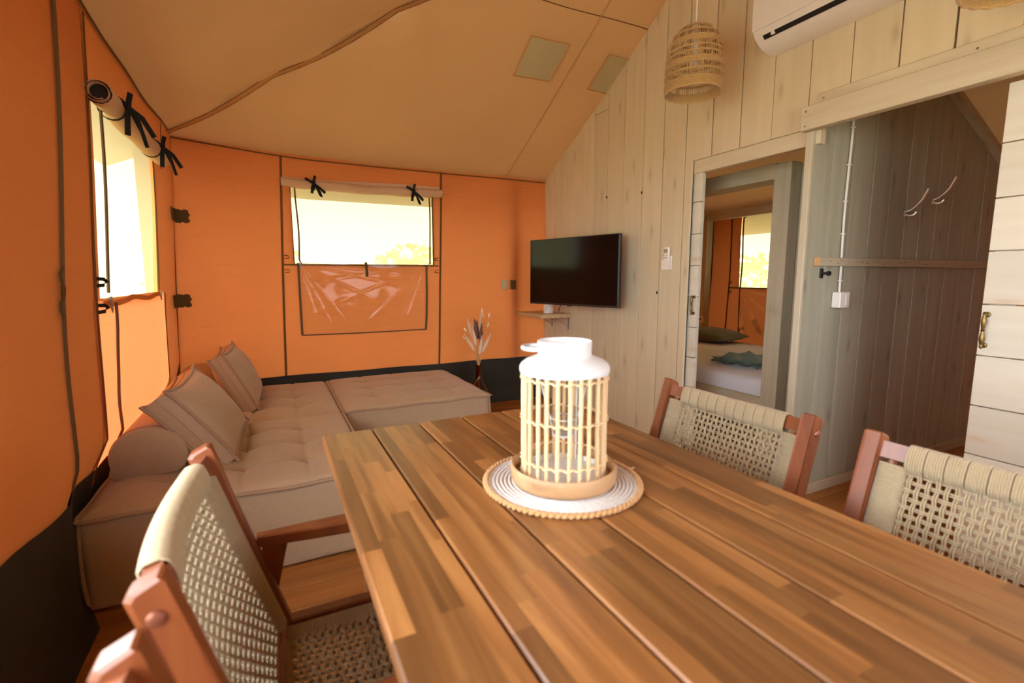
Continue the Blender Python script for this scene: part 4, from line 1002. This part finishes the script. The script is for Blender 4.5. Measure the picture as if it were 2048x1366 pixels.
def ac():
    r = root('air_conditioner', (XW, 1.48, 2.38), 'white split air conditioner high on the plank wall', 'air conditioner')
    ya, yb = 1.075, 1.875
    pr = [(XW-.001, 2.388), (2.45, 2.388), (2.405, 2.398), (2.365, 2.418), (2.336, 2.445), (2.322, 2.470), (2.316, 2.50), (2.314, 2.60), (2.320, 2.65), (2.34, 2.675), (XW-.001, 2.675)]
    ins = .006; n = len(pr); c = (2.42, 2.53); mb = MB()
    for yy, k in ((ya, .94), (ya+ins, 1), (yb-ins, 1), (yb, .94)): mb.v += [(c[0]+(p[0]-c[0])*k if p[0] < XW-.01 else p[0], yy, c[1]+(p[1]-c[1])*k) for p in pr]
    for g in range(3): mb.f += [(g*n+i, g*n+(i+1) % n, (g+1)*n+(i+1) % n, (g+1)*n+i) for i in range(n)]
    mb.f += [tuple(range(n-1, -1, -1)), tuple(range(3*n, 4*n))]
    part('housing', mb, M['plastic'], r, True, angle=35)
    part('front_cover', MB().prism([(2.3135, 2.472), (2.3185, 2.472), (2.3185, 2.645), (2.3165, 2.645), (2.3105, 2.60)], ya+.003, yb-.003, 'y'), M['plastic'], r)
    part('air_slot', MB().prism([(2.334, 2.4440), (2.352, 2.4265), (2.356, 2.433), (2.338, 2.450)], ya+.05, yb-.05, 'y'), M['dark'], r, label='dark air slot')
    part('louver', MB().prism([(2.3150, 2.470), (2.3330, 2.4435), (2.3365, 2.4465), (2.3195, 2.472)], ya+.04, yb-.04, 'y'), M['plastic'], r)
    part('slot_clip', MB().bbox((2.334, yb-.115, 2.430), (2.346, yb-.095, 2.446), .002), M['plastic'], r)
ac()
# ---------------------------------------------------------------- pendant lamps
def pendant(x, y, zb, label, ang=0):
    r = root('pendant_lamp', (x, y, zb), label, 'lamp', 'woven pendant lamps')
    H = .318
    P = [(0, .136), (.03, .140), (.08, .141), (.14, .138), (.19, .132), (.235, .121), (.270, .104), (.295, .080), (.312, .050), (.318, .022)]
    def rad(z):
        for (a, ra), (b, rb) in zip(P, P[1:]):
            if a <= z <= b: return ra+(rb-ra)*(z-a)/(b-a)
        return P[-1][1]
    mb = MB(); nrib = 96
    for i in range(nrib):
        a = 2*pi*i/nrib+.012*sin(i*5.1); mb.tube([(x+rad(z)*cos(a+.03*sin(z*20+i)), y+rad(z)*sin(a+.03*sin(z*20+i)), zb+z) for z in lin(0, .316, 16)], .0017, 4, caps=False)
    part('stake_weave', mb, M['wicker'], r, True, angle=180)
    def rings(z0, z1, nm):
        b = MB(); n = max(1, round((z1-z0)/.0062))
        for k in range(n+1):
            z = z0+(z1-z0)*k/max(1, n); pts = []
            for i in range(nrib):
                a = 2*pi*i/nrib; pts.append((x+(rad(z)+.0022*(1 if (i+k) % 2 else -1))*cos(a), y+(rad(z)+.0022*(1 if (i+k) % 2 else -1))*sin(a), zb+z+.0006*sin(i*2.3+k)))
            b.tube(pts, .0036, 5, True)
        part(nm, b, M['wicker'], r, True, angle=180)
    for z0, z1 in ((0, .038), (.072, .075), (.105, .128), (.154, .156), (.180, .182), (.209, .231), (.262, .265), (.294, .316)): rings(z0, z1, 'woven_band')
    part('rim', MB().tube([(x+.138*cos(a), y+.138*sin(a), zb-.001+.002*sin(20*a)) for a in [2*pi*i/80 for i in range(80)]], .0065, 6, True), M['wicker'], r, True)
    part('cord', MB().tube([(x, y, zb+.30), (x, y, zb+.36), (x+.004, y, zb+.6), (x, y, zroof(x, y)-.03)], .0032, 6), M['plastic'], r, True)
    part('bulb_holder', MB().lathe([(.020, .20), (.022, .21), (.022, .29), (.008, .30)], (x, y, zb), 18), M['plastic'], r, True)
    part('bulb', MB().lathe([(.004, .118), (.022, .126), (.030, .146), (.026, .170), (.016, .195), (.015, .204)], (x, y, zb), 20), M['plastic'], r, True)
pendant(2.0, 1.95, 2.155, 'woven seagrass pendant lamp hanging whole in view beside the air conditioner')
pendant(2.07, .745, 2.095, 'woven seagrass pendant lamp cut off by the top edge of the photo')

# ---------------------------------------------------------------- vase and dried stems
VX, VY = 1.60, 3.90
va = root('glass_vase', (VX, VY, 0), 'amber glass bottle vase on the floor beside the ottoman module', 'vase')
prof = [(.062, .004), (.080, .012), (.088, .05)]
for k in range(18): prof.append((.090+.0015*sin(k*pi)+.0022*(k % 2), .06+.0095*k))
prof += [(.086, .240), (.072, .272), (.050, .302), (.034, .330), (.027, .365), (.025, .42), (.027, .455), (.030, .462)]
part('bottle', MB().lathe(prof+[(r_-.003, z) for r_, z in reversed(prof[-24:])], (VX, VY, 0), 40, True, False), M['amber'], va, True, angle=60)
part('rope_base', MB().lathe([(.091, .0), (.094, .01), (.094, .016)], (VX, VY, 0), 30, True, False), M['amber'], va)
def stem(kind, dx, dy, h, lb, seed):
    rnd = random.Random(seed); b = Vector((VX+rnd.uniform(-.01, .01), VY+rnd.uniform(-.01, .01), .06)); nk = Vector((VX+dx*.06, VY+dy*.06, .46)); tp = Vector((VX+dx, VY+dy, h))
    pts = [b, b.lerp(nk, .5)+Vector((0,0,0)), nk, nk.lerp(tp, .5)+Vector((-dx*.08, -dy*.08, .02)), tp]
    r = root({'plume': 'dried_plume', 'plume_dark': 'dried_plume', 'bunny': 'bunny_tail_grass'}[kind], tuple(b), lb, 'dried grass', {'plume': 'pale plumes in the vase', 'plume_dark': 'dark plumes in the vase', 'bunny': 'small seed heads in the vase'}[kind])
    part('stalk', MB().tube(pts, .0018, 5), M['stalk'], r)
    d = (tp-pts[3]).normalized(); L = {'plume': .17, 'plume_dark': .15, 'bunny': .035}[kind]; rmax = {'plume': .026, 'plume_dark': .026, 'bunny': .0085}[kind]
    if kind == 'bunny':
        part('seed_head', MB().tube([tp-d*.008, tp, tp+d*L*.4, tp+d*L*.8, tp+d*L], [.003, .007, .0095, .006, .001], 8), M['bunny'], r, True); return
    mb = MB(); a0 = tp-d*L*.75
    mb.tube([a0+d*(L*t) for t in (0, .15, .4, .7, 1.0)], [rmax*.25, rmax*.55, rmax*.68, rmax*.42, .001], 8)
    n1 = d.orthogonal().normalized(); n2 = d.cross(n1)
    for i in range(420):
        t = rnd.random(); a = rnd.uniform(0, 2*pi); q = a0+d*(L*t); o = n1*cos(a)+n2*sin(a); l_ = rmax*(1.25-.8*t)*rnd.uniform(.6, 1.1)*(.5+min(.5, t*2)); wv = .0013
        e = q+o*l_+d*l_*1.4; s_ = d.cross(o)*wv; mb.add([q-s_, q+s_, e], [(0,1,2)])
    part('plume', mb, M[kind], r, True)
STEMS = (('plume',-.10,.02,.70,'pale dried plume drooping lowest on the left side of the amber vase'), ('plume',-.06,-.03,.76,'pale dried plume on the left, just above the lowest one'),
 ('plume',.005,-.05,.68,'short pale dried plume at the front centre of the bunch'), ('plume',.035,.03,.86,'tallest pale dried plume, right of the centre of the bunch'),
 ('plume',.085,-.02,.69,'pale dried plume leaning farthest right out of the amber vase'), ('plume',-.075,.04,.82,'tall pale dried plume leaning left, highest on that side'),
 ('plume',-.02,.05,.80,'pale dried plume behind the dark reddish plumes'), ('plume_dark',-.03,.0,.82,'dark reddish dried plume, the left one of three'),
 ('plume_dark',.0,.03,.80,'dark reddish dried plume, the middle one of three'), ('plume_dark',.02,-.02,.78,'dark reddish dried plume, the right one of three'),
 ('bunny',.035,.0,.92,'thin stalk with the topmost small oval seed head in the vase'), ('bunny',.05,.03,.88,'thin stalk with an oval seed head just below the topmost one'),
 ('bunny',.10,.0,.88,'thin stalk with an oval seed head, leaning farthest right'), ('bunny',.075,-.03,.80,'thin stalk with an oval seed head, lowest on the right'),
 ('bunny',-.10,.05,.76,'thin stalk with an oval seed head, higher of two on the left'), ('bunny',-.13,.0,.70,'thin stalk with an oval seed head, lower and farther left of two'))
for i, (k, dx, dy, h, lb) in enumerate(STEMS): stem(k, dx, dy, h, lb, 20+i)

# ---------------------------------------------------------------- hall fittings
cr = root('coat_rail', (3.56, YH, 1.27), 'grey wood batten dotted with screw holes across the hall wall', 'rail')
part('batten', MB().bbox((2.575, YH-.030, 1.277), (4.60, YH-.001, 1.322), .002), M['trim_wood_x'], cr)
part('cut_end', MB().bbox((2.5738, YH-.029, 1.278), (2.5755, YH-.002, 1.321), .0005), M['raw_wood'], cr, label='bare cut end')
rnd = random.Random(3)
for k in range(34):
    xx = 2.62+k*.055+rnd.uniform(-.015, .015); zz_ = 1.30+rnd.uniform(-.010, .010)
    part('screw_hole', MB().tube([(xx, YH-.0296, zz_), (xx, YH-.0306, zz_)], .0032, 8), M['dark'] if k % 4 else M['screw'], cr)
def hook(x, z, label):
    r = root('coat_hook', (x, YH, z), label, 'hook', 'chrome coat hooks'); yw = YH-.002
    part('plate', MB().lathe([(.016, 0), (.015, .006), (.008, .010)], (0,0,0), 20), M['chrome'], r, True).matrix_local = Matrix.Translation((0, -.0, 0)) @ Matrix.Rotation(pi/2, 4, 'X')
    part('plate_foot', MB().bbox((x-.010, yw-.008, z-.028), (x+.010, yw, z+.004), .003), M['chrome'], r)
    up = [(x, yw-.010, z), (x+.002, yw-.030, z+.006), (x+.006, yw-.055, z+.026), (x+.010, yw-.080, z+.058), (x+.012, yw-.098, z+.100), (x+.012, yw-.106, z+.118)]
    part('upper_prong', MB().tube(up, [.009, .008, .008, .010, .012, .013], 12, flat=.6), M['chrome'], r, True)
    lo = [(x, yw-.008, z-.018), (x, yw-.030, z-.026), (x+.004, yw-.048, z-.022), (x+.006, yw-.058, z-.006)]
    part('lower_prong', MB().tube(lo, [.007, .006, .0055, .0065], 10), M['chrome'], r, True)
hook(3.392, 1.600, 'chrome double coat hook above the batten, left of its higher twin')
hook(3.690, 1.690, 'chrome double coat hook, the higher one nearer the sloping roof')
kb = root('wall_knob', (2.64, YH, 1.238), 'small black door catch knob below the left end of the batten', 'knob')
part('rosette', MB().bbox((2.628, YH-.008, 1.212), (2.652, YH-.001, 1.264), .006), M['dark'], kb)
part('stem', MB().tube([(2.64, YH-.006, 1.238), (2.64, YH-.035, 1.238), (2.64, YH-.036, 1.238), (2.64, YH-.050, 1.238)], [.007, .007, .013, .011], 12), M['dark'], kb, True)
sw = root('light_switch', (2.80, YH, 1.05), 'white surface light switch fed by a white cable on the hall wall', 'switch')
part('box', MB().bbox((2.750, YH-.048, 1.052), (2.838, YH-.001, 1.138), .005), M['plastic'], sw)
part('rocker', MB().bbox((2.797, YH-.052, 1.066), (2.828, YH-.047, 1.124), .003), M['plastic'], sw)
cb = part('cable', MB().tube([(2.795+.006*sin(z*7)-.02*(2.06-z)*0, YH-.010, z) for z in [1.135, 1.18, 1.22, 1.262, 1.30]+lin(1.36, 2.10, 16)], .0062, 8), M['plastic'], sw, True, 'white cable')
for z in (1.20, 1.45, 1.62, 1.81, 2.0): part('clip', MB().bbox((2.784+.006*sin(z*7), YH-.020, z-.004), (2.806+.006*sin(z*7), YH-.001, z+.004), .002), M['plastic'], cb)

# ---------------------------------------------------------------- bedroom
bd = root('four_post_bed', (3.8, 3.15, 0), 'grey-washed timber post bed seen through the bedroom doorway', 'bed')
part('post', MB().bbox((2.94, 2.035, .0), (3.04, 2.150, 1.935), .003), M['trim_wood_z'], bd)
part('post', MB().bbox((3.052, 2.01, .0), (3.15, 2.07, 1.93), .003), M['trim_wood_z'], bd)
part('post', MB().bbox((2.94, 4.17, .0), (3.04, 4.27, 1.935), .003), M['trim_wood_z'], bd)
part('post', MB().bbox((4.58, 4.16, .0), (4.68, 4.27, 1.93), .003), M['trim_wood_z'], bd)
part('post', MB().bbox((4.58, 1.99, .0), (4.68, 2.10, 1.93), .003), M['trim_wood_z'], bd)
part('canopy_beam', MB().bbox((2.95, 2.150, 1.845), (3.13, 4.20, 1.945), .003), M['trim_wood_y'], bd)
part('canopy_beam', MB().bbox((4.60, 2.10, 1.865), (4.66, 4.16, 1.955), .003), M['trim_wood_y'], bd)
part('canopy_beam', MB().bbox((3.04, 4.20, 1.865), (4.58, 4.25, 1.945), .003), M['trim_wood_x'], bd)
part('canopy_beam', MB().bbox((3.15, 2.02, 1.865), (4.58, 2.07, 1.945), .003), M['trim_wood_x'], bd)
part('bed_rail', MB().bbox((2.955, 2.150, .22), (2.99, 4.17, .400), .003), M['trim_wood_y'], bd)
part('bed_rail', MB().bbox((3.04, 2.075, .22), (4.58, 2.11, .400), .003), M['trim_wood_x'], bd)
part('slat_deck', MB().bbox((2.99, 2.11, .30), (4.58, 4.17, .345), .003), M['trim_wood_x'], bd)
def soft_box(a, b, rd=.05, n=22, wr=.004, seed=0):
    mb = MB(); hx, hy = (b[0]-a[0])/2, (b[1]-a[1])/2; cx_, cy_ = (a[0]+b[0])/2, (a[1]+b[1])/2
    rows = []
    R = []
    m = 80
    for i in range(m):
        t = 2*pi*i/m; c_, s_ = cos(t), sin(t); q = (abs(c_)**10+abs(s_)**10)**(-.1); R.append((c_*q, s_*q))
    prof = [(1-.5*rd/hx, a[2]), (1, a[2]+rd*.5), (1, b[2]-rd), (1-.3*rd/hx, b[2]-rd*.3), (1-rd/hx, b[2]), (.6, b[2]+.006), (.3, b[2]+.008), (.02, b[2]+.008)]
    for k, z in prof: rows += [(cx_+p[0]*hx*k, cy_+p[1]*hy*k, z+wr*sin(i*.9+k*9+seed)*(k < .97)) for i, p in enumerate(R)]
    mb.add(rows, [(j*m+i, j*m+(i+1) % m, (j+1)*m+(i+1) % m, (j+1)*m+i) for j in range(len(prof)-1) for i in range(m)]+[tuple(range(m-1, -1, -1)), tuple(range((len(prof)-1)*m, len(prof)*m))])
    return mb
part('mattress', soft_box((2.985, 2.115, .346), (4.575, 4.16, .515), .03, wr=.003), M['sheet'], bd, True, 'mattress under a white fitted sheet', angle=60)
pw = root('bed_pillow', (4.28, 3.80, .525), 'olive green pillow at the head of the white bed', 'pillow')
mb = MB()
def pil(sg):
    def fn(u, v):
        e = max(0, (1-abs(2*u-1)**2.5)*(1-abs(2*v-1)**2.5))**.6; pin = 1-.06*(1-(2*v-1)**2)*abs(2*u-1)**4
        x = (2*u-1)*.24*pin; y = (2*v-1)*.33*(1-.06*(1-(2*u-1)**2)*abs(2*v-1)**4)
        return (4.30+x*cos(.12)-y*sin(.12), 3.80+x*sin(.12)+y*cos(.12), .585+sg*(.085 if sg > 0 else .058)*e+.006*sin(u*14+v*9)*e)
    return fn
mb.grid(lin(0,1,26), lin(0,1,26), pil(1)); mb.grid(lin(0,1,26), lin(0,1,26), pil(-1), flip=True)
part('pillowcase', mb, M['pillow'], pw, True, angle=180)
tw = root('folded_blanket', (3.45, 2.62, .524), 'crumpled sage green blanket on the white bed beside the post', 'blanket')
for k in range(4):
    zb_ = .526+k*.016
    part('fold', MB().grid(lin(0, 1, 26), lin(0, 1, 16), lambda u, v: (3.26+.36*u+.012*sin(v*9+k*2)+.02*k*(u-.5), 2.42+.42*v+.014*sin(u*8+k)+.015*k*(.5-v), zb_+.011*sin(u*11+v*5+k*1.3)*(1)+.008*sin(v*17+k)+.010*(1-abs(2*u-1)**6)*(1-abs(2*v-1)**6))), M['throw'], tw, True, angle=180)
for (x, y, z, lb) in ((4.575, 4.215, .72, 'white power socket on the far bed post above the pillow'),):
    so = root('power_socket', (x, y, z), lb, 'socket')
    part('plate', MB().bbox((x-.022, y-.075, z-.03), (x, y+.045, z+.04), .004), M['plastic'], so)
    for dy in (-.045, .01): part('socket_well', MB().tube([(x-.0225, y+dy, z+.005), (x-.0235, y+dy, z+.005)], .018, 16), M['grey_plastic'], so)
# knots and nail holes that show as dark specks in the boards
